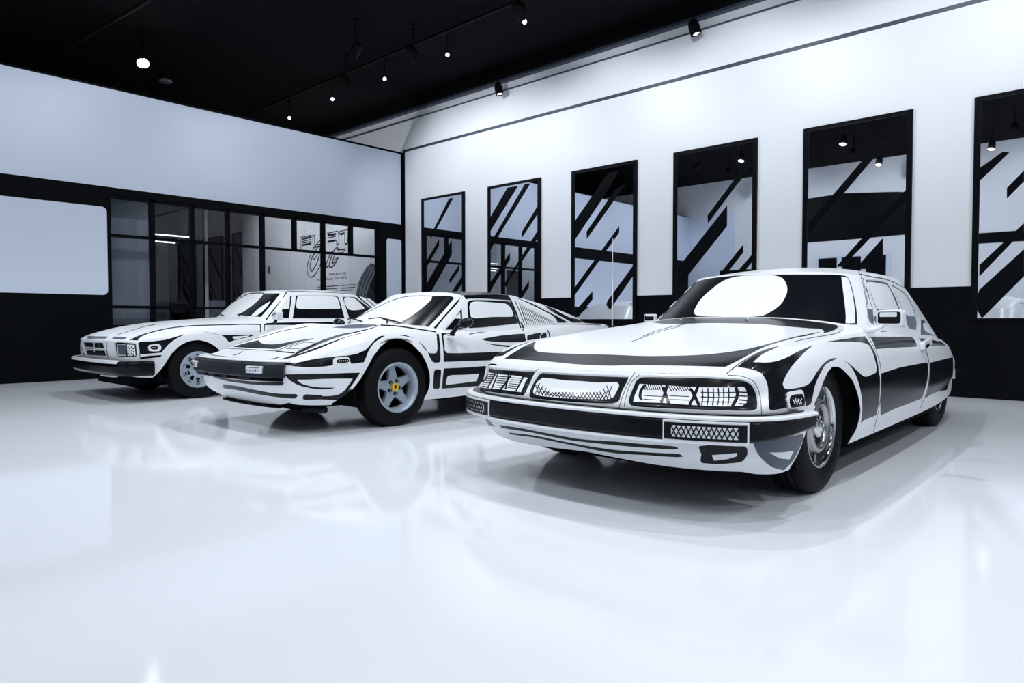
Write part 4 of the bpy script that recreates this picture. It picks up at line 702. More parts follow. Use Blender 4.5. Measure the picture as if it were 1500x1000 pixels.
LETTER_STROKES = [(9, [(15.576, 2.647), (15.61, 2.927), (15.101, 2.946), (15.083, 2.897), (15.553, 2.878), (15.535, 2.826), (15.11, 2.847), (15.103, 2.803), (15.524, 2.779), (15.526, 2.643)]), (20, [(15.534, 2.887), (15.109, 2.907)]), (20, [(15.525, 2.738), (15.104, 2.747)]), (9, [(15.034, 2.94), (14.961, 2.938), (14.939, 2.701), (14.74, 2.706)]), (9, [(15.034, 2.94), (15.024, 2.648), (14.741, 2.647)]), (16, [(14.995, 2.652), (14.563, 2.644)]), (9, [(14.401, 2.932), (13.955, 2.951), (13.909, 2.672), (14.003, 2.632), (14.025, 2.748), (14.386, 2.747)]), (22, [(14.384, 2.886), (14.04, 2.888)]), (18, [(14.386, 2.724), (14.042, 2.74)]), (9, [(14.385, 2.824), (14.041, 2.835)]), (22, [(14.017, 2.639), (13.943, 2.637)]), (9, [(13.878, 2.935), (13.413, 2.95), (13.414, 2.904), (13.575, 2.894), (13.562, 2.637), (13.67, 2.636), (13.68, 2.89), (13.879, 2.882), (13.878, 2.935)]), (16, [(13.856, 2.857), (13.707, 2.868)]), (16, [(13.55, 2.873), (13.414, 2.88)]), (16, [(13.664, 2.626), (13.572, 2.625)]), (11, [(14.544, 2.711), (14.596, 2.779), (14.703, 2.782), (14.848, 2.724), (15.033, 2.579), (15.202, 2.391), (15.299, 2.155), (15.257, 1.993), (15.135, 1.927), (14.987, 1.961), (14.84, 2.073), (14.712, 2.204), (14.638, 2.376), (14.6, 2.549), (14.633, 2.688), (14.704, 2.703), (14.813, 2.643), (14.942, 2.513), (15.035, 2.4), (14.999, 2.358), (14.908, 2.392), (14.797, 2.523)]), (11, [(14.759, 2.678), (14.96, 2.515), (15.11, 2.345), (15.169, 2.169), (15.096, 2.075), (14.985, 2.139), (14.837, 2.289), (14.744, 2.461), (14.713, 2.616)]), (11, [(14.549, 2.37), (14.657, 2.26), (14.705, 2.184), (14.642, 2.122), (14.563, 2.137)]), (11, [(14.234, 2.486), (14.357, 2.339), (14.446, 2.189), (14.43, 2.13), (14.342, 2.164)]), (11, [(14.183, 2.425), (14.288, 2.277), (14.324, 2.183), (14.308, 2.139), (14.239, 2.124), (14.118, 2.172), (14.015, 2.261), (13.94, 2.333)]), (11, [(14.39, 2.467), (14.182, 2.482), (14.011, 2.566), (13.944, 2.561), (13.978, 2.516), (13.672, 2.514), (13.778, 2.436), (14.046, 2.444), (14.15, 2.308), (14.213, 2.215), (14.152, 2.221), (14.048, 2.301), (13.94, 2.342)])]
TYRE_ART = [(12.69, 2.139), (12.555, 2.105), (12.437, 2.054), (12.438, 1.929), (12.558, 1.818), (12.71, 1.644), (12.803, 1.465), (13.239, 1.477), (13.173, 1.66), (13.077, 1.822), (12.921, 1.979)]
RULES = [[(14.856, 1.683), (13.947, 1.691)], [(13.839, 1.687), (13.263, 1.69)], [(14.857, 1.63), (14.021, 1.632)], [(13.827, 1.625), (13.263, 1.634)], [(13.84, 1.571), (13.379, 1.577)]]

# ================================================================== materials
def nodes(name):
    m = bpy.data.materials.new(name); m.use_nodes = True; return m, m.node_tree, m.node_tree.nodes['Principled BSDF']
def mat(name, col, rough=.5, metal=0., coat=0., spec=.5, emit=None, estr=0., noise=0., nscale=20.):
    m, t, b = nodes(name)
    b.inputs['Base Color'].default_value = (*col, 1); b.inputs['Roughness'].default_value = rough; b.inputs['Metallic'].default_value = metal
    b.inputs['Coat Weight'].default_value = coat; b.inputs['Coat Roughness'].default_value = .03; b.inputs['Specular IOR Level'].default_value = spec
    if emit: b.inputs['Emission Color'].default_value = (*emit, 1); b.inputs['Emission Strength'].default_value = estr
    if noise:
        n = t.nodes.new('ShaderNodeTexNoise'); n.inputs['Scale'].default_value = nscale; n.inputs['Detail'].default_value = 4
        c = t.nodes.new('ShaderNodeTexCoord'); t.links.new(c.outputs['Object'], n.inputs['Vector'])
        r = t.nodes.new('ShaderNodeMapRange'); r.inputs['To Min'].default_value = max(rough - noise, .02); r.inputs['To Max'].default_value = rough + noise
        t.links.new(n.outputs['Fac'], r.inputs['Value']); t.links.new(r.outputs['Result'], b.inputs['Roughness'])
    return m
WHITE = (.80, .82, .84)
def painted(name):
    # hand-painted car skin: white, with black paint and a grey tone wherever the stored outline distance is negative
    m, t, b = nodes(name)
    def att(n):
        a = t.nodes.new('ShaderNodeAttribute'); a.attribute_name = n
        l = t.nodes.new('ShaderNodeMath'); l.operation = 'LESS_THAN'; l.inputs[1].default_value = 0; t.links.new(a.outputs['Fac'], l.inputs[0]); return l
    k, g = att('ink_black'), att('ink_grey')
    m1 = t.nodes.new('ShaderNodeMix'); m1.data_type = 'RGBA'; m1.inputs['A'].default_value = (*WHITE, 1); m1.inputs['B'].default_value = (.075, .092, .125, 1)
    m2 = t.nodes.new('ShaderNodeMix'); m2.data_type = 'RGBA'; m2.inputs['B'].default_value = (.0035, .0045, .007, 1)
    t.links.new(g.outputs[0], m1.inputs['Factor']); t.links.new(m1.outputs['Result'], m2.inputs['A']); t.links.new(k.outputs[0], m2.inputs['Factor'])
    t.links.new(m2.outputs['Result'], b.inputs['Base Color'])
    b.inputs['Roughness'].default_value = .25; b.inputs['Specular IOR Level'].default_value = .2; b.inputs['Coat Weight'].default_value = .05; b.inputs['Coat Roughness'].default_value = .04
    return m
M = dict(
 skin=painted('painted_skin'),
 white=mat('white_paint', WHITE, .25, coat=.3), black=mat('black_gloss', (.0025, .0033, .005), .22, coat=.05, spec=.2), rubber=mat('black_rubber', (.012, .013, .016), .62, noise=.1),
 tyre=mat('tyre_rubber', (.0035, .004, .005), .62, noise=.12, nscale=60, spec=.14), grey=mat('grey_paint', (.09, .11, .145), .4), dark=mat('under_black', (.003, .003, .004), .9, spec=.1),
 steel=mat('brushed_steel', (.40, .40, .41), .28, 1.), chrome=mat('chrome', (.62, .63, .65), .10, 1.), alloy=mat('silver_alloy', (.36, .42, .49), .38, .35), darkalloy=mat('dark_alloy', (.03, .035, .04), .4, .5),
 yellow=mat('yellow_badge', (.75, .48, .02), .3), plastic=mat('black_plastic', (.013, .016, .022), .42, spec=.2),
 lens=mat('white_lens', (.75, .78, .82), .15, coat=.5),
)

# ================================================================== object helpers
def tag(o, label=None, cat=None, group=None, kind=None):
    if label: o['label'] = label
    if cat: o['category'] = cat
    if group: o['group'] = group
    if kind: o['kind'] = kind
    return o
def empty(name, loc=(0, 0, 0), rz=0., **k):
    o = bpy.data.objects.new(name, None); o.location = loc; o.rotation_euler = (0, 0, rz); o.empty_display_size = .2; COL.objects.link(o); return tag(o, **k)
def link(name, me, parent=None, **k):
    o = bpy.data.objects.new(name, me); COL.objects.link(o)
    if parent: o.parent = parent
    return tag(o, **k)
class MB:
    # collects shapes into one mesh
    def __init__(s): s.v = []; s.f = []; s.m = []; s.sm = []
    def add(s, v, f, m=0, smooth=False):
        o = len(s.v); s.v += [tuple(map(float, p)) for p in v]; s.f += [tuple(int(i) + o for i in q) for q in f]; s.m += [m]*len(f); s.sm += [smooth]*len(f); return s
    def box(s, a, b, m=0):
        x0, y0, z0 = a; x1, y1, z1 = b
        v = [(x0, y0, z0), (x1, y0, z0), (x1, y1, z0), (x0, y1, z0), (x0, y0, z1), (x1, y0, z1), (x1, y1, z1), (x0, y1, z1)]
        return s.add(v, [(0, 3, 2, 1), (4, 5, 6, 7), (0, 1, 5, 4), (1, 2, 6, 5), (2, 3, 7, 6), (3, 0, 4, 7)], m)
    def prism(s, poly, to3, d, m=0, smooth=False):
        # poly 2-D outline, to3(a, b, depth) -> xyz, between depths d[0] and d[1]
        n = len(poly); v = [to3(a, b, d[0]) for a, b in poly] + [to3(a, b, d[1]) for a, b in poly]
        return s.add(v, [tuple(range(n))[::-1], tuple(range(n, 2*n))] + [(i, (i+1) % n, (i+1) % n + n, i + n) for i in range(n)], m, smooth)
    def flat(s, poly, to3, d, m=0):
        return s.add([to3(a, b, d) for a, b in poly], [tuple(range(len(poly)))], m)
    def lathe(s, prof, seg=48, m=0, axis='y', smooth=True, mats=None):
        # prof: (radius, along)
        n = len(prof); v = []
        for k in range(seg):
            a = 2*math.pi*k/seg
            for r, h in prof:
                c, q = r*math.cos(a), r*math.sin(a)
                v.append((c, h, q) if axis == 'y' else ((c, q, h) if axis == 'z' else (h, c, q)))
        for i in range(n-1):
            f = [(k*n+i, k*n+i+1, ((k+1) % seg)*n+i+1, ((k+1) % seg)*n+i) for k in range(seg)]
            if axis == 'y': f = [q[::-1] for q in f]
            s.add([], [], 0); o = len(s.v) if i == 0 else o
            if i == 0: s.v += v
            mm = mats[i] if mats else m
            s.f += [tuple(j + o for j in q) for q in f]; s.m += [mm]*seg; s.sm += [smooth]*seg
        return s
    def tube(s, pts, r, seg=8, m=0, cap=True):
        pts = [Vector(p) for p in pts]; rr = r if isinstance(r, (list, tuple)) else [r]*len(pts); v = []
        up = Vector((.123, .31, .94)).normalized()
        for i, p in enumerate(pts):
            t = (pts[min(i+1, len(pts)-1)] - pts[max(i-1, 0)]).normalized(); a = t.cross(up)
            if a.length < .05: a = t.cross(Vector((1, 0, 0)))
            a.normalize(); b = t.cross(a)
            v += [p + (a*math.cos(2*math.pi*k/seg) + b*math.sin(2*math.pi*k/seg))*rr[i] for k in range(seg)]
        f = [(i*seg+k, i*seg+(k+1) % seg, (i+1)*seg+(k+1) % seg, (i+1)*seg+k) for i in range(len(pts)-1) for k in range(seg)]
        if cap: f += [tuple(range(seg))[::-1], tuple(range((len(pts)-1)*seg, len(pts)*seg))]
        return s.add(v, f, m, True)
    def build(s, name, mats, parent=None, bevel=0., **k):
        me = bpy.data.meshes.new(name); me.from_pydata(s.v, [], s.f)
        for mm in (mats if isinstance(mats, (list, tuple)) else [mats]): me.materials.append(mm)
        me.polygons.foreach_set('material_index', s.m); me.polygons.foreach_set('use_smooth', s.sm); me.update()
        import bmesh
        b = bmesh.new(); b.from_mesh(me); bmesh.ops.recalc_face_normals(b, faces=b.faces); b.to_mesh(me); b.free()
        o = link(name, me, parent, **k)
        if bevel:
            md = o.modifiers.new('edge', 'BEVEL'); md.width = bevel; md.segments = 2; md.limit_method = 'ANGLE'; md.angle_limit = math.radians(40)
        return o
def skin_obj(name, m, parent, mats=None, **k):
    m = compact(m)
    me = bpy.data.meshes.new(name); me.from_pydata(m['P'].tolist(), [], m['F'])
    for mm in (mats or [M['skin']]): me.materials.append(mm)
    me.polygons.foreach_set('use_smooth', [True]*len(m['F']))
    for an, key in (('ink_black', 'D'), ('ink_grey', 'G')):
        a = me.attributes.new(an, 'FLOAT', 'POINT'); a.data.foreach_set('value', m[key].astype(np.float32))
    me.update(); me.normals_split_custom_set_from_vertices(m['N'].tolist())
    return link(name, me, parent, **k)

# ================================================================== cars
def unpack(s): 
    a = np.array(s.split(), float)/1000; return a.reshape(-1, 2)
def curve_sweep(net, prof, u0, u1, mirror=True, step=.02, close=True):
    # sweep a profile [(outward, z)] along the plan outline; u in metres from the front centre, negative u is the other side
    u, q, nrm, ci = plan_curve(net['plan'], .01)
    uu = np.linspace(u0, u1, max(2, int(abs(u1-u0)/step) + 1)); au = np.abs(uu)
    x = np.interp(au, u, q[:, 0]); y = np.interp(au, u, q[:, 1])*np.sign(uu + 1e-12); nx = np.interp(au, u, nrm[:, 0]); ny = np.interp(au, u, nrm[:, 1])*np.sign(uu + 1e-12)
    ny[au < 1e-6] = 0
    prof = np.array(prof, float); n = len(prof)
    V = np.stack([x[:, None] + nx[:, None]*prof[:, 0], y[:, None] + ny[:, None]*prof[:, 0], np.repeat(prof[None, :, 1], len(uu), 0)], 2)
    f = [(i*n+j, i*n+(j+1) % n, (i+1)*n+(j+1) % n, (i+1)*n+j) for i in range(len(uu)-1) for j in range(n if close else n-1)]
    if close: f += [tuple(range(n)), tuple(range((len(uu)-1)*n, len(uu)*n))[::-1]]
    return V.reshape(-1, 3), f
def at_plan(net, u, out, z):
    V, _ = curve_sweep(net, [(out, z), (out, z+.01)], u, u+.0001 if u >= 0 else u-.0001, close=False); return V[0]
def plan_frame(net, u):
    a = Vector(at_plan(net, u, 0, 0)); b = Vector(at_plan(net, u, 1, 0)); return a, (b - a).normalized()

def car_skin(root, net, ink, cuts, step, names, levels=2, fine=.004):
    ink = [(a, b, unpack(c)) for a, b, c in ink]
    made = {}
    for which, g in (('body', build_body(net, step)), ('cabin', build_green(net, step))):
        m = normals(join([to_mesh(g, 1), to_mesh(g, -1)]))
        ops = [o for o in ink if (o[0] in 'SFTQ') == (which == 'body')]
        m = to_poly(paint(m, ops, levels, fine))
        kinds_of = 'SFTA' if which == 'body' else 'WGR'
        for name, mode, poly, off in cuts:
            if mode not in kinds_of: continue
            poly = unpack(poly)
            if mode == 'A':
                s = poly_sdf(poly, m['P'][:, [0, 2]]); s = np.where(np.abs(m['P'][:, 1]) < .45, 1e3, s)
                _, m = clip(m, s); continue
            kv = np.zeros(len(m['P'])); 
            for f, k in zip(m['F'], m['K']):
                for i in f: kv[i] = k
            m2 = dict(m); s = op_field(m2, kv, (mode, 'p', poly))
            a, m = clip(m, s)
            if not a['F']: continue
            lot = [a]
            if mode in 'SG':
                lot = []
                for sg in (1, -1):
                    idx = [i for i, f in enumerate(a['F']) if a['P'][f[0], 1]*sg > 0]
                    lot.append(dict(a, F=[a['F'][i] for i in idx], K=[a['K'][i] for i in idx]))
            for b in lot:
                if not b['F']: continue
                b = compact(b)
                if off: b = offset(b, off)
                o = skin_obj(name, b, root); made.setdefault(name, []).append(o)
        made[which] = skin_obj(names[which], m, root)
    return made

def underbody(root, net, z0, z1, yw, x0, x1, wells):
    b = MB(); b.box((x0, -yw, z0), (x1, yw, z1))
    xf, xr = wells[0][0] - .45, (wells[1][0] if len(wells) > 1 else -2.95) + .45
    b.box((xr, -.80, z0), (xf, .80, z1)); b.build('underbody', M['dark'], root)
    for x, y, r, w in wells:
        for sgn in (1, -1):
            q = MB(); prof = [(.01, y-w), (r, y-w), (r, y)]
            seg = 40; v = []; 
            for k in range(seg+1):
                a = -.35 + (math.pi + .7)*k/seg
                for rr, h in prof: v.append((x + rr*math.cos(a), sgn*h, .32 + rr*math.sin(a)))
            f = [(k*3+i, k*3+i+1, (k+1)*3+i+1, (k+1)*3+i) for k in range(seg) for i in range(2)]
            q.add(v, f, 0, True); q.build('wheel_well', M['dark'], root)

def tyre(parent, R, rr, w):
    b = MB(); h = w/2
    prof = [(rr-.012, -h*.80), (rr+.004, -h*.92), (rr+(R-rr)*.35, -h*1.02), (rr+(R-rr)*.7, -h*1.0), (R-.020, -h*.90), (R-.007, -h*.78), (R, -h*.60)]
    g = []
    for c in (-.38, 0, .38):
        g += [(R, h*(c-.035)), (R-.008, h*(c-.03)), (R-.008, h*(c+.03)), (R, h*(c+.035))]
    prof = prof + g + [(p[0], -p[1]) for p in prof[::-1]]
    b.lathe(prof, 72); return b.build('tyre', M['tyre'], parent)
def ring_pts(n, r, ph=0): return [(r*math.cos(ph + 2*math.pi*k/n), r*math.sin(ph + 2*math.pi*k/n)) for k in range(n)]
def wheel_to3(a, b, d): return (a, d, b)

def steel_wheel(root):
    w = empty('wheel'); w.parent = root
    tyre(w, .335, .203, .200)
    b = MB(); h = .082
    b.lathe([(.195, -.09), (.198, h-.01), (.206, h), (.209, h+.006), (.203, h+.010), (.194, h+.004), (.189, h-.008), (.187, h-.02)], 64)
    b.build('trim_ring', M['chrome'], w)
    b = MB(); b.lathe([(.188, h-.018), (.160, h-.030), (.138, h-.020), (.134, h-.004), (.128, h+.004), (.112, h+.006), (.100, h+.002), (.094, h-.012), (.088, h-.03), (.064, h-.034), (.01, h-.034)], 64, mats=[2, 2, 0, 0, 0, 0, 0, 1, 1, 1])
    # slots between bright spokes
    for k in range(5):
        a = 2*math.pi*k/5 + 1.0
        p = [(.142*math.cos(a-.07), .142*math.sin(a-.07)), (.186*math.cos(a-.07), .186*math.sin(a-.07)), (.186*math.cos(a+.07), .186*math.sin(a+.07)), (.142*math.cos(a+.07), .142*math.sin(a+.07))]
        b.prism(p, wheel_to3, (h-.034, h-.018), 0)
    b.build('rim', [M['steel'], M['darkalloy'], M['darkalloy']], w)
    b = MB(); b.lathe([(.060, h-.034), (.058, h-.008), (.052, h+.001), (.040, h+.005), (.024, h+.007), (.021, h+.014), (.012, h+.015), (.010, h+.006), (.001, h+.006)], 40); b.build('hub_cap', M['chrome'], w)
    for k in range(5):
        a = 2*math.pi*k/5 + .3; q = MB(); c = (.077*math.cos(a), .077*math.sin(a))
        q.prism([(c[0]+p[0], c[1]+p[1]) for p in ring_pts(6, .011)], wheel_to3, (h-.034, h-.012)); q.build('lug_nut', M['steel'], w)
    return w
def star_wheel(root, badge=True):
    w = empty('wheel'); w.parent = root
    tyre(w, .322, .200, .220)
    b = MB(); h = .098
    b.lathe([(.185, -.10), (.188, .02), (.186, h-.03), (.190, h-.006), (.200, h), (.207, h+.004), (.207, h+.012), (.198, h+.012), (.188, h+.002), (.178, h-.012), (.172, h-.03), (.170, h-.075)], 72)
    for k in range(5):
        a = 2*math.pi*k/5 + math.pi/2 - .12
        def P(r, t): return (r*math.cos(a) - t*math.sin(a), r*math.sin(a) + t*math.cos(a))
        b.prism([P(.050, -.052), P(.110, -.034), P(.176, -.027), P(.180, 0), P(.176, .027), P(.110, .034), P(.050, .052)], wheel_to3, (h-.085, h-.050))
    b.prism(ring_pts(40, .080), wheel_to3, (h-.085, h-.047))
    # inner well behind the spokes
    b.lathe([(.186, -.02), (.01, -.02)], 48, m=1)
    b.build('rim', [M['alloy'], M['dark']], w)
    for k in range(5):
        a = 2*math.pi*k/5 + math.pi/2 - .12 + .6; q = MB(); c = (.056*math.cos(a), .056*math.sin(a))
        q.prism([(c[0]+p[0], c[1]+p[1]) for p in ring_pts(16, .0145)], wheel_to3, (h-.048, h-.0405), 1); q.prism([(c[0]+p[0], c[1]+p[1]) for p in ring_pts(6, .0095)], wheel_to3, (h-.045, h-.022))
        q.build('lug_nut', [M['chrome'], M['dark']], w)
    b = MB(); b.prism(ring_pts(32, .032), wheel_to3, (h-.048, h-.030), 0)
    horse = [(-.003, -.017), (.001, -.017), (.001, -.008), (.006, -.004), (.012, -.008), (.014, -.005), (.008, .001), (.006, .006), (.012, .010), (.011, .013), (.004, .011), (.001, .016), (-.004, .017), (-.009, .013), (-.005, .011), (-.004, .006), (-.012, .005), (-.013, .002), (-.006, .001), (-.005, -.005), (-.011, -.006), (-.011, -.009), (-.004, -.009)]
    b.prism([(p[0]*1.25, p[1]*1.25) for p in horse], lambda a, c, d: (-a, d, c), (h-.0305, h-.029), 1)
    b.build('hub_cap', [M['yellow'], M['black']], w, label='yellow hub cap with a small black emblem')
    return w
def slot_wheel(root):
    w = empty('wheel'); w.parent = root
    tyre(w, .325, .200, .205)
    b = MB(); h = .088
    b.lathe([(.19, -.09), (.194, h-.01), (.203, h), (.203, h+.008), (.192, h+.006), (.176, h-.004), (.150, h-.012), (.06, h-.012), (.045, h+.004), (.001, h+.004)], 64)
    def rr(r0, r1, a, da, n=6):
        return [(r0*math.cos(a+t), r0*math.sin(a+t)) for t in np.linspace(-da, da, n)] + [(r1*math.cos(a+t), r1*math.sin(a+t)) for t in np.linspace(da*1.0, -da*1.0, n)]
    for k in range(10):
        a = 2*math.pi*(k+.5)/10
        if k % 2: b.prism(rr(.095, .118, a, .20), wheel_to3, (h-.013, h-.0105), 1); b.prism(rr(.128, .146, a, .13), wheel_to3, (h-.013, h-.0105), 1)
        else:
            b.prism(rr(.088, .135, a, .17), wheel_to3, (h-.013, h-.0105), 1)
        b.prism(rr(.158, .166, a, .12), wheel_to3, (h-.012, h-.005), 1)
    b.prism(ring_pts(5, .042, .3), wheel_to3, (h+.003, h+.0055), 1)
    b.build('rim', [M['alloy'], M['dark']], w)
    b = MB(); b.lathe([(.018, h+.004), (.017, h+.014), (.008, h+.018), (.001, h+.018)], 20); b.build('hub_cap', M['white'], w)
    return w
def put_wheels(proto, pos):
    # one wheel modelled, the others are copies of it and of its parts
    first = True
    for x, y, z in pos:
        for sg in (1, -1):
            if first: w = proto; first = False
            else:
                w = proto.copy(); COL.objects.link(w)
                for c in proto.children:
                    d = c.copy(); COL.objects.link(d); d.parent = w
            w.location = (x, sg*y, z); w.rotation_euler = (0, 0, 0 if sg > 0 else math.pi)

def rbox(b, c, ex, ey, ez, sx, sy, sz, m=0, r=.25, n=6):
    # box with rounded outline in (ex, ez), thickness along ey; c centre
    c, ex, ey, ez = map(Vector, (c, ex, ey, ez)); pts = []
    rad = r*min(sx, sz)
    for (cx, cz, a0) in ((sx-rad, sz-rad, 0), (-sx+rad, sz-rad, 90), (-sx+rad, -sz+rad, 180), (sx-rad, -sz+rad, 270)):
        for k in range(n+1):
            a = math.radians(a0 + 90*k/n); pts.append((cx + rad*math.cos(a), cz + rad*math.sin(a)))
    b.prism(pts, lambda p, q, d: tuple(c + ex*p + ez*q + ey*d), (-sy, sy), m); return b

LAB = 'painted coupe'
# ------------------------------------------------------------------ the big fastback coupe, nearest the camera
car = empty('car', (3.607, 2.030, 0), math.pi + math.radians(-.1), label='big white fastback coupe with black painted outlines and a white oval on its windscreen', cat='car', group='cars painted like drawings')
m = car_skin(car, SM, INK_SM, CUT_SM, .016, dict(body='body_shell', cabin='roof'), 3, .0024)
underbody(car, SM, .165, .50, .55, .60, -3.5, [(0.05, .86, .40, .36)])
put_wheels(steel_wheel(car), [(.01, .740, .333), (-2.95, .668, .333)])
t = MB(); t.box((.40, -.40, .172), (.74, .58, .26)); t.build('front_apron', M['dark'], car, bevel=.02)
uc = 1.20
prof = [(-.04, .452), (.045, .452), (.058, .446), (.062, .438), (.064, .372), (.058, .362), (.040, .356), (-.04, .356)]
def taper(V, n, u0, u1, k, zt):
    # the bumper ends draw up towards their top edge
    uu = np.abs(np.repeat(np.linspace(u0, u1, len(V)//n), n)); t_ = np.clip((uu - .84)/(abs(u1) - .84), 0, 1)
    V[:, 2] = zt - (zt - V[:, 2])*(1 - k*t_); return V
V, f = curve_sweep(SM, prof, -uc, uc); V = taper(V, len(prof), -uc, uc, .42, .452); MB().add(V, f, 0).build('bumper', M['black'], car, bevel=.004)
V, f = curve_sweep(SM, [(-.05, .449), (.050, .449), (.066, .449), (.0665, .460), (.058, .466), (-.05, .466)], -uc-.01, uc+.01); MB().add(V, f, 0).build('bumper_trim', M['white'], car, bevel=.003, label='white top strip of the bumper')
V, f = curve_sweep(SM, [(-.02, .4665), (.030, .4665), (.030, .4715), (-.02, .4715)], -uc+.05, uc-.05); MB().add(V, f, 0).build('bumper_seal', M['black'], car)
V, f = curve_sweep(SM, [(.03, .345), (.066, .345), (.066, .357), (.03, .357)], -.57, .57); MB().add(V, f, 0).build('bumper_lower_trim', M['white'], car)
for sg in (1, -1):
    a, e = (.512, .815)
    V, f = curve_sweep(SM, [(.04, .349), (.069, .349), (.069, .446), (.04, .446)], sg*(a-.007), sg*(e+.007)); t = MB().add(V, f, 0)
    V, f = curve_sweep(SM, [(.05, .364), (.074, .364), (.074, .436), (.05, .436)], sg*a, sg*e); t.add(V, f, 1)
    sig = t.build('turn_signal', [M['white'], M['black']], car, bevel=.003)
    t = MB(); n = 13
    V, f = curve_sweep(SM, [(.06, .376), (.0755, .376), (.0755, .424), (.06, .424)], sg*(a+.03), sg*(e-.03)); t.add(V, f, 0)
    lens = t.build('signal_lens', M['lens'], sig); lens.parent = sig
    t = MB()
    for k in range(n):
        u0 = a + .03 + (e - a - .06)*k/n; du = (e - a - .06)/n
        for (za, zb) in ((.376, .424), (.424, .376)):
            pa = np.array(at_plan(SM, sg*u0, .0765, za)); pb = np.array(at_plan(SM, sg*(u0+du*1.15), .0765, zb)); t.tube([pa, pb], .0030, 5)
    t.build('lens_hatching', M['black'], sig)
# mirrors, door handles, screen jets
for sg in (1, -1):
    c = Vector((-.84, .912, .878)) if sg > 0 else Vector((-1.12, -.86, .885)); t = MB()
    ex, ey, ez = Vector((.12*1, sg*1, 0)).normalized(), Vector((1, -sg*.12, 0)).normalized(), Vector((0, 0, 1))
    k = 1. if sg > 0 else .62
    rbox(t, c - ey*.028, ex, ey, ez, .074*k, .028, .048*k, 0, .45); ob = t.build('door_mirror', M['white'], car, bevel=.008)
    t = MB(); rbox(t, c + Vector((0, 0, .002)), ex, ey, ez, .062*k, .0022, .034*k, 0, .4); t.build('mirror_back', M['black'], ob, label='black painted panel on the front of the mirror housing')
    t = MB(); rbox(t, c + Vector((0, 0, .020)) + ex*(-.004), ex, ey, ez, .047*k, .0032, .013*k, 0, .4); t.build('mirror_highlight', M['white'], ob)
    t = MB(); t.tube([(c.x+.04, c.y-sg*.125, .800), (c.x+.03, c.y-sg*.075, .810), (c.x-.01, c.y-sg*.035, .835)], [.018, .016, .014], 10); t.build('mirror_arm', M['white'], ob)
    t = MB(); rbox(t, (-1.93, sg*.872, .700), (1, 0, -.12), (0, 1, .25), (.12, 0, 1), .11, .016, .028, 0, .6); t.build('door_handle', M['white'], car, bevel=.006, label='white door handle')
    t = MB(); rbox(t, (-1.90, sg*.890, .690), (1, 0, -.12), (0, 1, .25), (.12, 0, 1), .040, .004, .011, 0, .5); t.build('handle_recess', M['black'], car)
    t = MB(); t.lathe([(.012, 0), (.010, .008), (.001, .010)], 12, axis='z'); ob = t.build('washer_jet', M['chrome'], car); ob.location = (-.47, sg*.22, .868)
t = MB(); V, f = curve_sweep(SM, [(-.02, .33), (.05, .33), (.05, .42), (-.02, .42)], 5.5, 6.4); t.add(V, f, 0); V, f = curve_sweep(SM, [(-.02, .33), (.05, .33), (.05, .42), (-.02, .42)], -6.4, -5.5); t.add(V, f, 0); t.build('rear_bumper', M['chrome'], car, bevel=.01)

# ------------------------------------------------------------------ the wedge sports car in the middle
car = empty('car', (3.5555, 5.356, 0), math.pi + math.radians(-.59), label='low white wedge sports car with black targa roof panel and yellow hub caps', cat='car', group='cars painted like drawings')
m = car_skin(car, FE, INK_FE, CUT_FE, .017, dict(body='body_shell', cabin='roof'))
underbody(car, FE, .17, .50, .48, .70, -3.0, [(0, .82, .40, .34), (-2.34, .82, .40, .34)])
put_wheels(star_wheel(car), [(0, .725, .317), (-2.34, .725, .317)])
ub = .745
V, f = curve_sweep(FE, [(-.03, .552), (.022, .552), (.034, .543), (.045, .51), (.047, .455), (.040, .446), (-.03, .446)], -ub, ub); MB().add(V, f, 0).build('bumper', M['plastic'], car, bevel=.006)
V, f = curve_sweep(FE, [(-.03, .445), (.012, .445), (.012, .418), (-.03, .418)], -ub+.02, ub-.02); MB().add(V, f, 0).build('air_intake', M['dark'], car)
V, f = curve_sweep(FE, [(-.06, .575), (-.035, .578), (.004, .566), (.004, .556), (-.05, .553)], -ub-.03, ub+.03); MB().add(V, f, 0, True).build('nose_trim', M['white'], car, label='white rim along the nose')
V, f = curve_sweep(FE, [(-.24, .214), (-.150, .214), (-.158, .196), (-.24, .196)], -.45, .52); MB().add(V, f, 0).build('chin_spoiler', M['dark'], car)
for u0, u1 in ((-.50, -.30), (-.22, -.10), (.02, .12), (.28, .44)):
    V, f = curve_sweep(FE, [(.0, .42), (.03, .42), (.03, .45), (.0, .45)], u0, u1); MB().add(V, f, 0).build('bumper_bracket', M['plastic'], car)
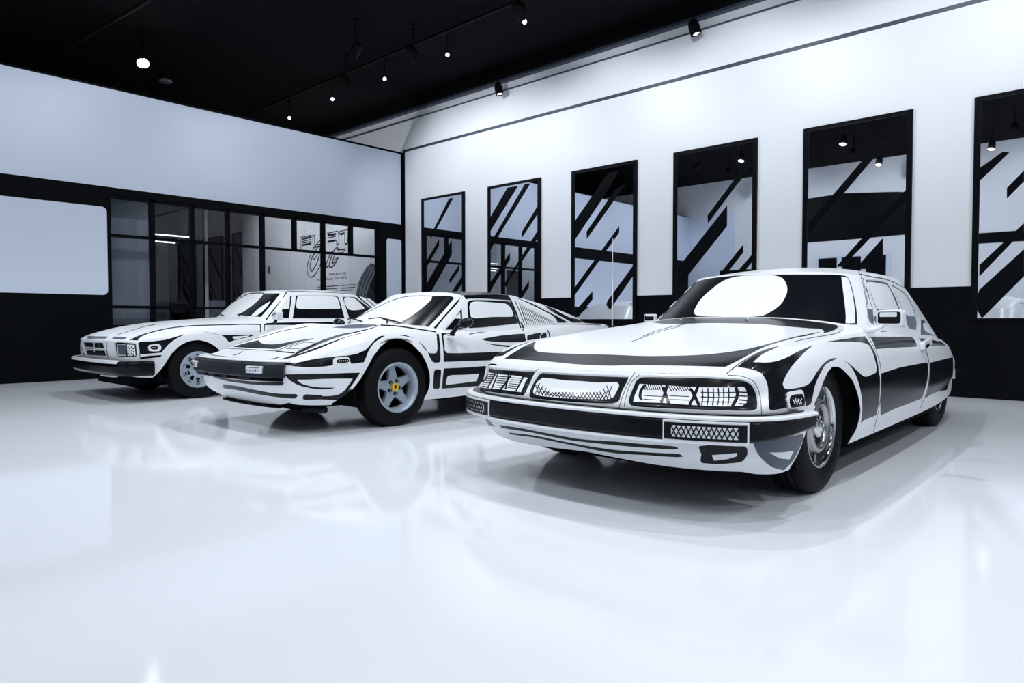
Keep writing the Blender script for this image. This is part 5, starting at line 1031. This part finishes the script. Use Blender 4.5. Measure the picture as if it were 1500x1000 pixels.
for sg in (1, -1):
    V, f = curve_sweep(FE, [(.02, .477), (.062, .477), (.062, .527), (.02, .533)], sg*.435, sg*.595); sig = MB().add(V, f, 0).build('turn_signal', M['lens'], car, bevel=.006, label='white turn signal with black hand-drawn marks')
    t = MB(); random.seed(4)
    for k in range(9):
        u = .452 + .125*k/8; h = .010 + .012*random.random()
        t.tube([at_plan(FE, sg*u, .0625, .489), at_plan(FE, sg*(u+.006), .0625, .489+h)], .0022, 5)
    t.tube([at_plan(FE, sg*.45, .0625, .520), at_plan(FE, sg*.52, .0625, .517), at_plan(FE, sg*.585, .0625, .521)], .0022, 5)
    t.build('signal_marks', M['black'], sig)
    c = Vector((-.61, sg*.98, .842)); t = MB()
    ex, ey, ez = Vector((.15, sg*1, .25)).normalized(), Vector((1, -sg*.15, 0)).normalized(), Vector((0, 0, 1))
    t.lathe([(.001, -.055), (.022, -.050), (.036, -.035), (.043, -.01), (.043, .01), (.03, .03), (.012, .045), (.001, .05)], 20, axis='x'); ob = t.build('door_mirror', M['black'], car)
    ob.location = c; ob.scale = (1, 1.95, 1); ob.rotation_euler = (sg*.22, 0, 0)
    t = MB(); t.tube([(-.57, sg*.845, .738), (-.58, sg*.86, .765), (-.60, sg*.895, .812), (-.61, sg*.935, .835)], [.024, .020, .018, .022], 10); t.build('mirror_stalk', M['black'], car)
    t = MB(); t.lathe([(.038, 0), (.032, .008), (.001, .010)], 20, axis='z'); ob = t.build('mirror_foot', M['black'], car); ob.location = (-.575, sg*.842, .732)
def wiper(root, pts, arm):
    t = MB(); t.tube(pts, .006, 6); o = t.build('wiper_arm', M['black'], root); t = MB(); t.tube(arm, .007, 6); t.build('wiper_blade', M['rubber'], o)
wiper(car, [(-.30, .28, .842), (-.36, .20, .868), (-.40, .05, .885)], [(-.335, .40, .850), (-.40, .05, .893), (-.385, -.12, .882)])
wiper(car, [(-.28, -.30, .842), (-.34, -.36, .866), (-.37, -.42, .878)], [(-.33, -.15, .858), (-.37, -.38, .885), (-.40, -.50, .880)])
t = MB(); t.tube([(-3.19, .715, .80), (-3.19, .715, 1.35)], .0075, 8); t.tube([(-3.19, .715, 1.35), (-3.189, .716, 1.815)], .0042, 8); t.build('antenna', M['white'], car, label='white aerial on the tail')
t = MB(); t.tube([(.62, .42, .16), (.55, .62, .165)], .03, 8); t.build('front_subframe', M['plastic'], car)

# ------------------------------------------------------------------ the square-lamped coupe by the black wall
car = empty('car', (3.355, 8.656, 0), math.pi + math.radians(-.3), label='white notchback coupe with square headlights and thick black bumper near the black wall', cat='car', group='cars painted like drawings')
m = car_skin(car, LO, INK_LO, CUT_LO, .019, dict(body='body_shell', cabin='roof'))
underbody(car, LO, .15, .55, .55, .62, -3.3, [(.03, .85, .38, .36), (-2.6, .85, .38, .36)])
put_wheels(slot_wheel(car), [(.02, .745, .320), (-2.6, .745, .320)])
V, f = curve_sweep(LO, [(-.02, .440), (.055, .440), (.078, .425), (.085, .38), (.080, .31), (.055, .285), (-.02, .28)], -1.04, 1.04); MB().add(V, f, 0, False).build('bumper', M['black'], car, bevel=.008)
V, f = curve_sweep(LO, [(.055, .4405), (.082, .428), (.0865, .412), (.092, .414), (.089, .440), (.058, .450)], -.90, .75); MB().add(V, f, 0).build('bumper_trim', M['white'], car, bevel=.003, label='white top edge of the bumper')
V, f = curve_sweep(LO, [(.0, .2805), (.05, .2805), (.05, .268), (0, .268)], .28, .62); MB().add(V, f, 0).build('bumper_lower_trim', M['white'], car)
# grille bars and badge
V, f = curve_sweep(LO, [(-.004, .553), (.014, .553), (.014, .563), (-.004, .563)], -.40, .40); MB().add(V, f, 0).build('grille_bar', M['white'], car)
t = MB(); T_ = [(-.028, .062), (.028, .062), (.022, .045), (.008, .045), (.010, -.055), (.002, -.062), (-.006, -.055), (-.007, .045), (-.022, .045)]
p0 = Vector(at_plan(LO, .02, .022, .568)); t.prism(T_, lambda a, b, d: (p0.x + d, p0.y + a*.8, p0.z + b*.85), (-.004, .006)); t.build('badge', M['lens'], car, label='small T shaped badge on the grille')
for sg in (1,):
    c = Vector((-.85, sg*1.00, .925)); t = MB()
    ex, ey, ez = Vector((.1, sg*1, 0)).normalized(), Vector((1, -sg*.1, 0)).normalized(), Vector((0, 0, 1))
    rbox(t, c, ex, ey, ez, .075, .04, .048, 0, .5); ob = t.build('door_mirror', M['white'], car, bevel=.012)
    t = MB(); t.tube([c + ex*(-.06) + ey*.043 + ez*.004, c + ex*.0 + ey*.043 + ez*.018, c + ex*.065 + ey*.043 + ez*.030], .005, 6); t.build('mirror_line', M['black'], ob)
    t = MB(); t.tube([(-.87, sg*.865, .828), (-.87, sg*.90, .842), (-.86, sg*.94, .868)], [.022, .018, .020], 10); t.build('mirror_arm', M['black'], ob)
wiper(car, [(-.70, .30, .918), (-.76, .22, .938), (-.80, .10, .952)], [(-.745, .45, .925), (-.80, .10, .958), (-.79, -.08, .95)])
wiper(car, [(-.69, -.32, .918), (-.75, -.40, .938), (-.80, -.50, .95)], [(-.74, -.18, .93), (-.80, -.45, .955), (-.84, -.58, .955)])

# ================================================================== the room
MR = dict(
 wall=mat('white_wall', (.80, .82, .85), .55, noise=.08, nscale=3), black=mat('black_wall_paint', (.0016, .0024, .004), .5, noise=.1, spec=.08), panel=mat('white_wall_panel', (.68, .75, .88), .5),
 ceil=mat('black_ceiling', (.002, .002, .003), .9, spec=.1), frame=mat('black_frame', (.002, .003, .005), .45, spec=.08), stripe=mat('slate_stripe', (.035, .05, .075), .5),
 mirror=mat('mirror_glass', (.86, .90, .96), .012, 1.), tape=mat('black_tape', (.002, .003, .005), .4, spec=.08), dim=mat('dim_hall_wall', (.004, .004, .005), .8, spec=.1), hallgrey=mat('hall_grey', (.26, .28, .31), .6), halldark=mat('hall_dark_grey', (.05, .055, .06), .6), redbrown=mat('hall_brown', (.012, .0095, .009), .7, spec=.1),
 print=mat('printed_ink', (.004, .005, .010), .5), treadgrey=mat('printed_light_grey', (.42, .46, .52), .5), printgrey=mat('printed_grey', (.12, .14, .18), .5), lampface=mat('lamp_face', (1, 1, 1), .4, emit=(.93, .96, 1), estr=18), softface=mat('soft_lamp_face', (1, 1, 1), .4, emit=(.93, .96, 1), estr=1.6), tubeface=mat('tube_face', (1, 1, 1), .4, emit=(.85, .92, 1), estr=2.2), housing=mat('lamp_housing', (.002, .0025, .003), .6, spec=.12), metal=mat('grey_metal', (.25, .27, .3), .4, .6),
)
def floor_material():
    m, t, b = nodes('epoxy_floor')
    c = t.nodes.new('ShaderNodeTexCoord'); n = t.nodes.new('ShaderNodeTexNoise'); n.inputs['Scale'].default_value = .6; n.inputs['Detail'].default_value = 5; t.links.new(c.outputs['Object'], n.inputs['Vector'])
    r = t.nodes.new('ShaderNodeMapRange'); r.inputs['To Min'].default_value = .05; r.inputs['To Max'].default_value = .13; t.links.new(n.outputs['Fac'], r.inputs['Value']); t.links.new(r.outputs['Result'], b.inputs['Roughness'])
    mx = t.nodes.new('ShaderNodeMix'); mx.data_type = 'RGBA'; mx.inputs['A'].default_value = (.73, .76, .80, 1); mx.inputs['B'].default_value = (.77, .79, .83, 1); t.links.new(n.outputs['Fac'], mx.inputs['Factor']); t.links.new(mx.outputs['Result'], b.inputs['Base Color'])
    w = t.nodes.new('ShaderNodeTexNoise'); w.inputs['Scale'].default_value = 1.3; t.links.new(c.outputs['Object'], w.inputs['Vector'])
    bp = t.nodes.new('ShaderNodeBump'); bp.inputs['Strength'].default_value = .012; bp.inputs['Distance'].default_value = .05; t.links.new(w.outputs['Fac'], bp.inputs['Height']); t.links.new(bp.outputs['Normal'], b.inputs['Normal'])
    b.inputs['IOR'].default_value = 1.27
    return m
X0, Y0, Y1 = -3.0, -7.0, 20.0
b = MB(); b.box((X0-.3, Y0-.3, -.12), (XR+.3, Y1+.3, 0)); b.build('floor', floor_material(), kind='structure')
b = MB(); b.box((X0-.3, Y0-.3, ZC), (XR+.3, Y1+.3, ZC+.15)); b.build('ceiling', MR['ceil'], kind='structure')
def ywall(a, b_, d): return (XR - d, a, b_)      # drawing plane of the right wall: (y, z, depth into room)
def xwall(a, b_, d): return (a, YL - d, b_)
# right wall: white above a black dado, thin slate stripe
b = MB(); b.box((XR, Y0-.3, 0), (XR+.3, Y1+.3, ZC+.1), 0)
b.prism([(YL-.02, 0), (Y0, 0), (Y0, 1.25), (YL-.02, 1.25)], ywall, (-.05, .004), 1)
b.prism([(YL, 4.365), (Y0, 4.365), (Y0, 4.415), (YL, 4.415)], ywall, (-.05, .003), 2)
b.prism([(YL-.05, 1.2), (YL+.002, 1.2), (YL+.002, 4.40), (YL-.05, 4.40)], ywall, (-.05, .003), 1)
b.build('wall_right', [MR['wall'], MR['black'], MR['stripe']], kind='structure')
b = MB(); b.box((XR-.10, Y0, 5.13), (XR, Y1, 5.17), 0); b.box((XR-.035, Y0, 4.99), (XR, Y1, 5.005), 0); b.build('trim_1', [MR['stripe']], kind='structure')
b = MB(); b.box((XR-.16, Y0, 5.17), (XR-.02, Y1, ZC), 0); b.build('trim_2', [MR['ceil']], kind='structure')
# left wall: partition with a white band on top and windows into the hall behind
def rrect(x0, z0, x1, z1, r, n=6):
    p = []
    for cx, cz, a0 in ((x1-r, z1-r, 0), (x0+r, z1-r, 90), (x0+r, z0+r, 180), (x1-r, z0+r, 270)):
        for k in range(n+1): a = math.radians(a0 + 90*k/n); p.append((cx + r*math.cos(a), cz + r*math.sin(a)))
    return p
WX0, WX1, WZ0, WZ1 = 3.64, 8.56, .76, 2.76
b = MB(); TH = .14
b.box((X0, YL, 0), (WX0, YL+TH, 4.36), 0); b.box((WX1, YL, 0), (XR, YL+TH, 4.36), 0); b.box((WX0, YL, 0), (WX1, YL+TH, WZ0), 0); b.box((WX0, YL, WZ1), (WX1, YL+TH, 4.36), 0)
b.prism([(X0, 2.868), (XR-.075, 2.868), (XR-.075, 4.318), (X0, 4.338)], xwall, (-.02, .004), 1)
b.prism(rrect(X0+2.9, 1.25, 3.583, 2.562, .07), xwall, (-.02, .004), 1)
b.prism(rrect(8.755, -.2+.75, 9.133, 2.545, .05), xwall, (-.02, .004), 1)
b.build('wall_left', [MR['black'], MR['panel']], kind='structure')
# the windows in it
win = empty('window_1', (0, 0, 0), kind='structure')
def bar(x0, z0, x1, z1): 
    q = MB(); q.box((x0, YL+.01, z0), (x1, YL+.09, z1)); q.build('window_frame', MR['frame'], win)
for z in (2.155, 1.075): bar(WX0, z-.022, WX1, z+.022)
bar(WX0, WZ1-.05, WX1, WZ1); bar(WX0, WZ0, WX1, WZ0+.04)
for x, w_ in ((4.235, .05), (4.855, .035), (5.45, .04), (6.075, .05), (7.30, .05), (8.545, .03)): bar(x-w_/2-.01, WZ0, x+w_/2+.01, WZ1)
for x in (6.70, 7.92): bar(x-.035, 2.155, x+.035, WZ1)
def glass_material():
    m = bpy.data.materials.new('window_glass'); m.use_nodes = True; t = m.node_tree; t.nodes.remove(t.nodes['Principled BSDF']); o = t.nodes['Material Output']
    tr = t.nodes.new('ShaderNodeBsdfTransparent'); tr.inputs[0].default_value = (.88, .90, .93, 1); gl = t.nodes.new('ShaderNodeBsdfGlossy'); gl.inputs['Roughness'].default_value = .01
    lw = t.nodes.new('ShaderNodeLayerWeight'); lw.inputs[0].default_value = .5; pw = t.nodes.new('ShaderNodeMath'); pw.operation = 'POWER'; pw.inputs[1].default_value = 5; t.links.new(lw.outputs['Facing'], pw.inputs[0])
    fr = t.nodes.new('ShaderNodeMath'); fr.operation = 'MULTIPLY_ADD'; fr.inputs[1].default_value = .5; fr.inputs[2].default_value = .025; t.links.new(pw.outputs[0], fr.inputs[0]); mx = t.nodes.new('ShaderNodeMixShader'); t.links.new(fr.outputs[0], mx.inputs[0]); t.links.new(tr.outputs[0], mx.inputs[1]); t.links.new(gl.outputs[0], mx.inputs[2]); t.links.new(mx.outputs[0], o.inputs[0]); return m
GL = glass_material()
q = MB(); q.box((WX0, YL+.045, WZ0), (WX1, YL+.053, WZ1)); q.build('window_pane', GL, win)
# hall behind the windows
b = MB(); b.box((X0, Y1, 0), (XR+.3, Y1+.3, ZC), 0); b.build('wall_hall', MR['dim'], kind='structure')
b = MB(); b.box((3.3, YL+.30, 0), (4.30, YL+.36, 2.9), 0); b.build('wall_hall_white', MR['hallgrey'], kind='structure')
b = MB(); b.box((4.95, 14.0, 0), (5.55, 14.2, 4.0), 0); b.build('wall_hall_dark', MR['dim'], kind='structure')
b = MB(); b.box((X0, 14.0, 0), (4.95, 14.2, 4.4), 0); b.build('wall_hall_side', MR['wall'], kind='structure')
b = MB(); b.box((5.62, 12.95, 0), (5.66, 15.35, 3.6), 0); b.box((5.66, 12.95, 0), (5.72, 15.35, 3.6), 1); b.build('wall_hall_partition', [MR['dim'], MR['wall']], kind='structure')
b = MB(); b.box((4.32, 12.55, 0), (4.85, 12.62, 2.2), 0); b.build('wall_hall_panel', MR['halldark'], kind='structure')
b = MB(); b.box((6.36, 15.0, 0), (6.62, 15.26, 2.62), 0); b.build('trim_3', MR['hallgrey'], kind='structure')
b = MB(); b.box((6.62, 15.4, 0), (7.6, 15.5, 3.4), 0); b.build('wall_hall_brown', MR['redbrown'], kind='structure')
q = MB(); q.box((6.40, 14.7, 1.02), (6.95, 14.95, 1.30)); q.box((6.38, 14.65, 0), (6.97, 15.0, 1.02)); q.build('reception_desk', MR['hallgrey'], bevel=.01, label='grey reception desk in the dark hall behind the windows', cat='desk')

# lettering and tyre picture on the hall wall
sign = empty('wall_lettering', (XR, 14.5, 2.3), label='black outlined lettering FLAT Out on the grey wall behind the windows', cat='sign', group='graphics on the hall wall')
def rel(y, z, d): return (-d, y - 14.5, z - 2.3)
def ribbon(b, pts, w, d, m=0):
    p = np.array(pts); 
    if len(p) > 3:   # round the drawn line a little
        s = np.r_[0, np.cumsum(np.hypot(*np.diff(p, axis=0).T))]; n = max(len(p)*4, 8); p = pchip(s, p, np.linspace(0, s[-1], n)) if w < .04 else p
    t = np.gradient(p, axis=0); t /= np.maximum(np.hypot(*t.T), 1e-9)[:, None]; nn = np.stack([-t[:, 1], t[:, 0]], 1)*w/2
    a, c = p + nn, p - nn; n = len(p); V = [rel(*q, d) for q in a] + [rel(*q, d) for q in c]
    b.add(V, [(i, i+1, n+i+1, n+i) for i in range(n-1)], m)
FLAT, OUT = LETTER_STROKES[:-5], LETTER_STROKES[-5:]
b = MB()
for w, p in FLAT: ribbon(b, p, w*.0024, .004 if w < 12 else .003)
b.build('block_letters', MR['print'], sign)
b = MB()
for w, p in OUT: ribbon(b, p, w*.0027, .005)
b.build('script_letters', MR['print'], sign)
def words(name, body, y0, y1, z, h):
    cu = bpy.data.curves.new(name, 'FONT'); cu.body = body; cu.align_x = 'LEFT'; o = bpy.data.objects.new(name, cu); COL.objects.link(o)
    dg = bpy.context.evaluated_depsgraph_get(); me = bpy.data.meshes.new_from_object(o.evaluated_get(dg)); bpy.data.objects.remove(o); 
    co = np.array([v.co[:] for v in me.vertices]); a, c = co.min(0), co.max(0)
    for v in me.vertices:
        u, w = (v.co.x - a[0])/(c[0] - a[0]), (v.co.y - a[1])/(c[1] - a[1]); v.co = rel(y0 + (y1 - y0)*u, z + h*w, .004)
    me.materials.clear(); me.materials.append(MR['print']); me.update(); return link(name, me, sign)
words('small_letters', 'THE ART OF', 14.36, 13.62, 1.935, .05); words('small_letters', 'JOSHUA VIDES', 14.855, 13.62, 1.815, .07)
b = MB()
for p in RULES:
    for k in range(2): ribbon(b, [(q[0], q[1] - k*.012) for q in p], .008, .004)
b.build('fine_print', MR['printgrey'], sign)
tl = [(12.69, 2.139), (12.81, 2.07), (12.921, 1.979), (13.00, 1.905), (13.077, 1.822), (13.13, 1.745), (13.173, 1.66), (13.21, 1.57), (13.239, 1.477), (13.27, 1.30), (13.27, 1.1)]
tr = [(12.437, 2.054), (12.47, 1.99), (12.50, 1.90), (12.558, 1.818), (12.63, 1.735), (12.69, 1.67), (12.73, 1.60), (12.77, 1.53), (12.803, 1.465), (12.84, 1.30), (12.85, 1.1)]
tl, tr = [pchip(np.linspace(0, 1, 11), np.array(p), np.linspace(0, 1, 61)) for p in (tl, tr)]
ty = empty('tyre_picture', (XR, 12.8, 1.6), label='black tyre with white tread blocks pictured on the hall wall right of the lettering', cat='picture', group='graphics on the hall wall')
def tyr(p, d): return (-d, p[0] - 12.8, p[1] - 1.6)
b = MB(); b.add([tyr(p, .003) for p in tl] + [tyr(p, .003) for p in tr], [(i, i+1, 62+i, 61+i) for i in range(60)], 0)
b.flat([tuple(p) for p in tr] + [(11.7, 1.1), (11.7, 1.95), (12.30, 2.06)], lambda y, z, d: (-d, y - 12.8, z - 1.6), .0045, 0)
b.build('tyre_print', MR['print'], ty)
b = MB()
for k in range(2, 58, 2):
    for r0, r1, sh in ((.05, .17, 0), (.25, .42, 1), (.50, .68, 1), (.78, .93, 0)):
        q = [tl[k]*(1-r0) + tr[k]*r0, tl[k+sh]*(1-r1) + tr[k+sh]*r1, tl[k+1+sh]*(1-r1) + tr[k+1+sh]*r1, tl[k+1]*(1-r0) + tr[k+1]*r0]
        b.add([tyr(p, .006) for p in q], [(0, 1, 2, 3)], 0)
b.build('tread_print', MR['treadgrey'], ty)
q = MB(); q.box((XR-.02, 17.10, 2.12), (XR, 17.22, 2.30)); q.build('wall_switch', MR['metal'], label='small switch plate on the grey wall left of the lettering', cat='switch')

# other two walls, behind the camera: seen only in the mirrors
b = MB(); b.box((X0-.3, Y0-.3, 0), (X0, Y1, ZC), 0)
def owall(a, c, d): return (X0 + d, a, c)
b.prism([(4.0, 3.25), (5.2, 3.22), (6.4, 3.2), (7.8, 3.2), (9.0, 3.25), (9.0, 4.35), (8.0, 4.5), (6.6, 4.55), (5.2, 4.42), (4.0, 4.2)], owall, (-.05, .006), 1)
b.prism([(Y0, 2.8), (4.0, 2.85), (4.0, 3.12), (Y0, 3.08)], owall, (-.05, .006), 1)
b.prism([(9.0, 1.9), (10.4, 1.9), (10.4, 2.5), (9.0, 2.5)], owall, (-.05, .006), 1)
b.prism([(Y0, 0), (3.5, 0), (3.5, .8), (Y0, .8)], owall, (-.05, .006), 1)
b.prism([(9.9, .0), (11.53, .0), (11.53, 4.36), (9.9, 4.36)], owall, (-.05, .005), 2)
b.build('wall_opposite', [MR['wall'], MR['black'], MR['panel']], kind='structure')
win2 = empty('window_2', kind='structure')
q = MB(); q.box((X0, 5.35, .9), (X0+.05, 7.35, 2.75)); q.build('window_frame', MR['panel'], win2)
for y in (5.45, 6.1, 6.75):
    for z in (.98, 1.92): q = MB(); q.box((X0+.02, y, z), (X0+.056, y+.52, z+.78)); q.build('window_pane', MR['frame'], win2)
b = MB(); b.box((X0, Y0-.3, 0), (XR, Y0, ZC), 0); b.build('wall_back', MR['wall'], kind='structure')

# mirrors with painted diagonals
MY = {1: (10.925, 9.668), 2: (9.040, 7.768), 3: (7.094, 5.835), 4: (5.208, 3.945), 5: (3.335, 2.085), 6: (1.480, .225)}
WHICH = {1: 'nearest the room corner', 2: 'second from the room corner', 3: 'third, behind the white aerial', 4: 'fourth, above the big coupe bonnet', 5: 'fifth, behind the big coupe roof', 6: 'cut off by the picture edge'}
def clip_poly(p, y0, y1, z0, z1):
    for ax, lim, sg in ((0, y0, 1), (0, y1, -1), (1, z0, 1), (1, z1, -1)):
        o = []
        for i in range(len(p)):
            a, c = p[i-1], p[i]; ia, ic = (a[ax]-lim)*sg >= 0, (c[ax]-lim)*sg >= 0
            if ia != ic: t = (lim-a[ax])/(c[ax]-a[ax]); o.append((a[0]+(c[0]-a[0])*t, a[1]+(c[1]-a[1])*t))
            if ic: o.append(c)
        p = o
        if not p: break
    return p
for k in MY:
    yl, yr = MY[k]; z0, z1 = .862, 3.328; yc = (yl + yr)/2
    root = empty('wall_mirror', (XR, yc, z0), label=f'tall wall mirror with black frame and black diagonal bars, {WHICH[k]}', cat='mirror', group='row of six mirrors on the right wall')
    t3 = lambda y, z, d: (-d, y - yc, z - z0)
    q = MB(); fw = .062
    for a in ((yr, z0, yr+fw, z1), (yl-fw, z0, yl, z1), (yr+fw, z1-fw*.7, yl-fw, z1), (yr+fw, z0, yl-fw, z0+.03)):
        q.prism([(a[0], a[1]), (a[2], a[1]), (a[2], a[3]), (a[0], a[3])], t3, (.004, .034))
    q.build('mirror_frame', MR['frame'], root)
    q = MB(); q.prism([(yr+.02, z0+.02), (yl-.02, z0+.02), (yl-.02, z1-.02), (yr+.02, z1-.02)], t3, (.004, .022)); q.build('mirror_glass', MR['mirror'], root)
    strips = MIRROR_STRIPES[k] if k != 6 else MIRROR_STRIPES[6] + [[(.9, 2.6), (.5, 3.0), (.40, 3.0), (.9, 2.45)], [(1.01, 1.91), (.45, 2.45), (.45, 2.3), (1.01, 1.83)], [(1.0, 1.63), (.5, 2.05), (.5, 1.8), (1.0, 1.34)]]
    for p in strips:
        p = clip_poly([tuple(v) for v in p], yr+.03, yl-.03, z0+.02, z1-.02)
        if len(p) > 2: q = MB(); q.prism(p, t3, (.0222, .0236)); q.build('painted_bar', MR['tape'], root)

# ceiling fittings
def track_light(loc, target, label, lit=True, size=1.0, power=0, group='track lights under the black ceiling', ang=50, face='lampface', seg=20):
    loc = Vector(loc); d = (Vector(target) - loc).normalized(); root = empty('track_light', loc, label=label, cat='spotlight', group=group)
    rot = d.to_track_quat('-Z', 'Y').to_matrix()
    def T(v): return tuple(rot @ (Vector(v)*size))
    b = MB(); r = .062
    v0 = len(b.v); b.lathe([(.001, .09), (.035, .09), (.050, .07), (r, .02), (r, -.09), (r-.006, -.09), (r-.008, -.06)], seg, axis='z', smooth=seg > 8); b.v = [T(v) for v in b.v]; b.build('lamp_housing', MR['housing'], root)
    b = MB(); b.lathe([(.054, -.075), (.001, -.078)], seg, axis='z', smooth=False); b.v = [T(v) for v in b.v]; b.build('lamp_lens', MR[face] if lit else MR['metal'], root)
    b = MB(); b.tube([(0, 0, .02), (0, 0, ZC - loc.z)], .012, 8); b.box((-.05, -.02, ZC-loc.z-.03), (.05, .02, ZC-loc.z)); b.build('lamp_yoke', MR['housing'], root)
    if power: spot('spare_lamp', loc + d*.12*size, target, power, ang, .5, .05)
    return root
WL = 'box spotlight hanging in front of the right wall, '
track_light((9.0, 8.60, 4.98), (9.15, 7.9, 2.4), WL + 'the one nearer the room corner', size=1.25, face='softface', seg=4)
track_light((9.0, 4.80, 4.98), (9.15, 4.0, 2.4), WL + 'the one nearer the camera', size=1.25, face='softface', seg=4)
track_light((4.30, 11.98, 5.0), (1.0, 2.0, .9), 'bright spotlight glowing above the white wall on the left, upper of a pair', size=1.3)
track_light((4.17, 11.72, 4.90), (1.0, 2.0, .9), 'bright spotlight glowing above the white wall on the left, lower of a pair', size=1.2)
for k, (x, y) in enumerate(((7.38, 6.56), (7.46, 8.25), (7.46, 9.86), (7.46, 11.47), (7.54, 13.17))):
    track_light((x, y, 5.06), (x-3.6, y-6.0, 1.2), 'small dim spotlight dot in the black ceiling, one of a receding row', size=.6, group='receding row of dim ceiling spots', face='tubeface')
track_light((7.43, 15.45, 3.22), (4, 10, 1), 'small bright lamp shining in the dark hall behind the windows', size=.45, group=None)
for p_, t_, w_, a_ in TRACK_SPOTS:
    wash = p_[0] > 6
    track_light(p_, t_, 'lit track spotlight aimed at the right wall, showing only in mirrors and floor' if wash else 'lit track spotlight over the cars, showing only in mirrors and floor', size=1.25, group='wall washing spotlights' if wash else 'lit spotlights reflected in the mirrors')
def rail(name, a, c, r, label, cat): q = MB(); q.tube([a, c], r, 6); return q.build(name, MR['housing'], label=label, cat=cat)
rail('lighting_track', (7.30, -6, 5.33), (7.30, 18, 5.33), .025, 'thin black lighting track running under the black ceiling', 'track')
rail('ceiling_pipe', (2.9, 19, 5.2), (4.4, 2, 5.2), .03, 'dark pipe crossing the black ceiling above the left wall', 'pipe')
q = MB(); q.lathe([(.001, 0), (.10, 0), (.12, .02), (.11, .06), (.04, .10)], 24, axis='z'); o = q.build('smoke_detector', MR['metal'], label='small round grey smoke detector under the black ceiling', cat='smoke detector'); o.location = (5.25, 13.6, 5.3)
q = MB(); q.tube([(5.15, 6.75, ZC), (5.15, 6.75, 5.12), (5.15, 6.72, 5.03), (5.18, 6.66, 5.03), (5.22, 6.62, 5.12), (5.24, 6.60, 5.30), (5.2, 6.62, ZC)], .012, 8); q.build('ceiling_cable', MR['metal'], label='looped grey cable hanging from the black ceiling', cat='cable')
for k, (p, c) in enumerate((((4.79, 13.0, 2.395), (5.42, 13.0, 2.395)), ((4.77, 13.05, 2.275), (5.17, 13.05, 2.275)), ((4.77, 13.1, 2.215), (4.93, 13.1, 2.215)))):
    ro = empty('tube_light', p, cat='light', group='tube lights in the hall', label='thin white tube light behind the windows, ' + ('longest and highest', 'middle one of three', 'shortest and lowest')[k])
    dx = c[0] - p[0]; q = MB(); q.tube([(0, 0, 0), (dx, 0, 0)], .012, 8); q.build('tube', MR['tubeface'], ro)
    for xx in (.08*dx, .92*dx): q = MB(); q.tube([(xx, 0, .01), (xx, 0, ZC - p[2])], .003, 6); q.build('hanger', MR['housing'], ro)
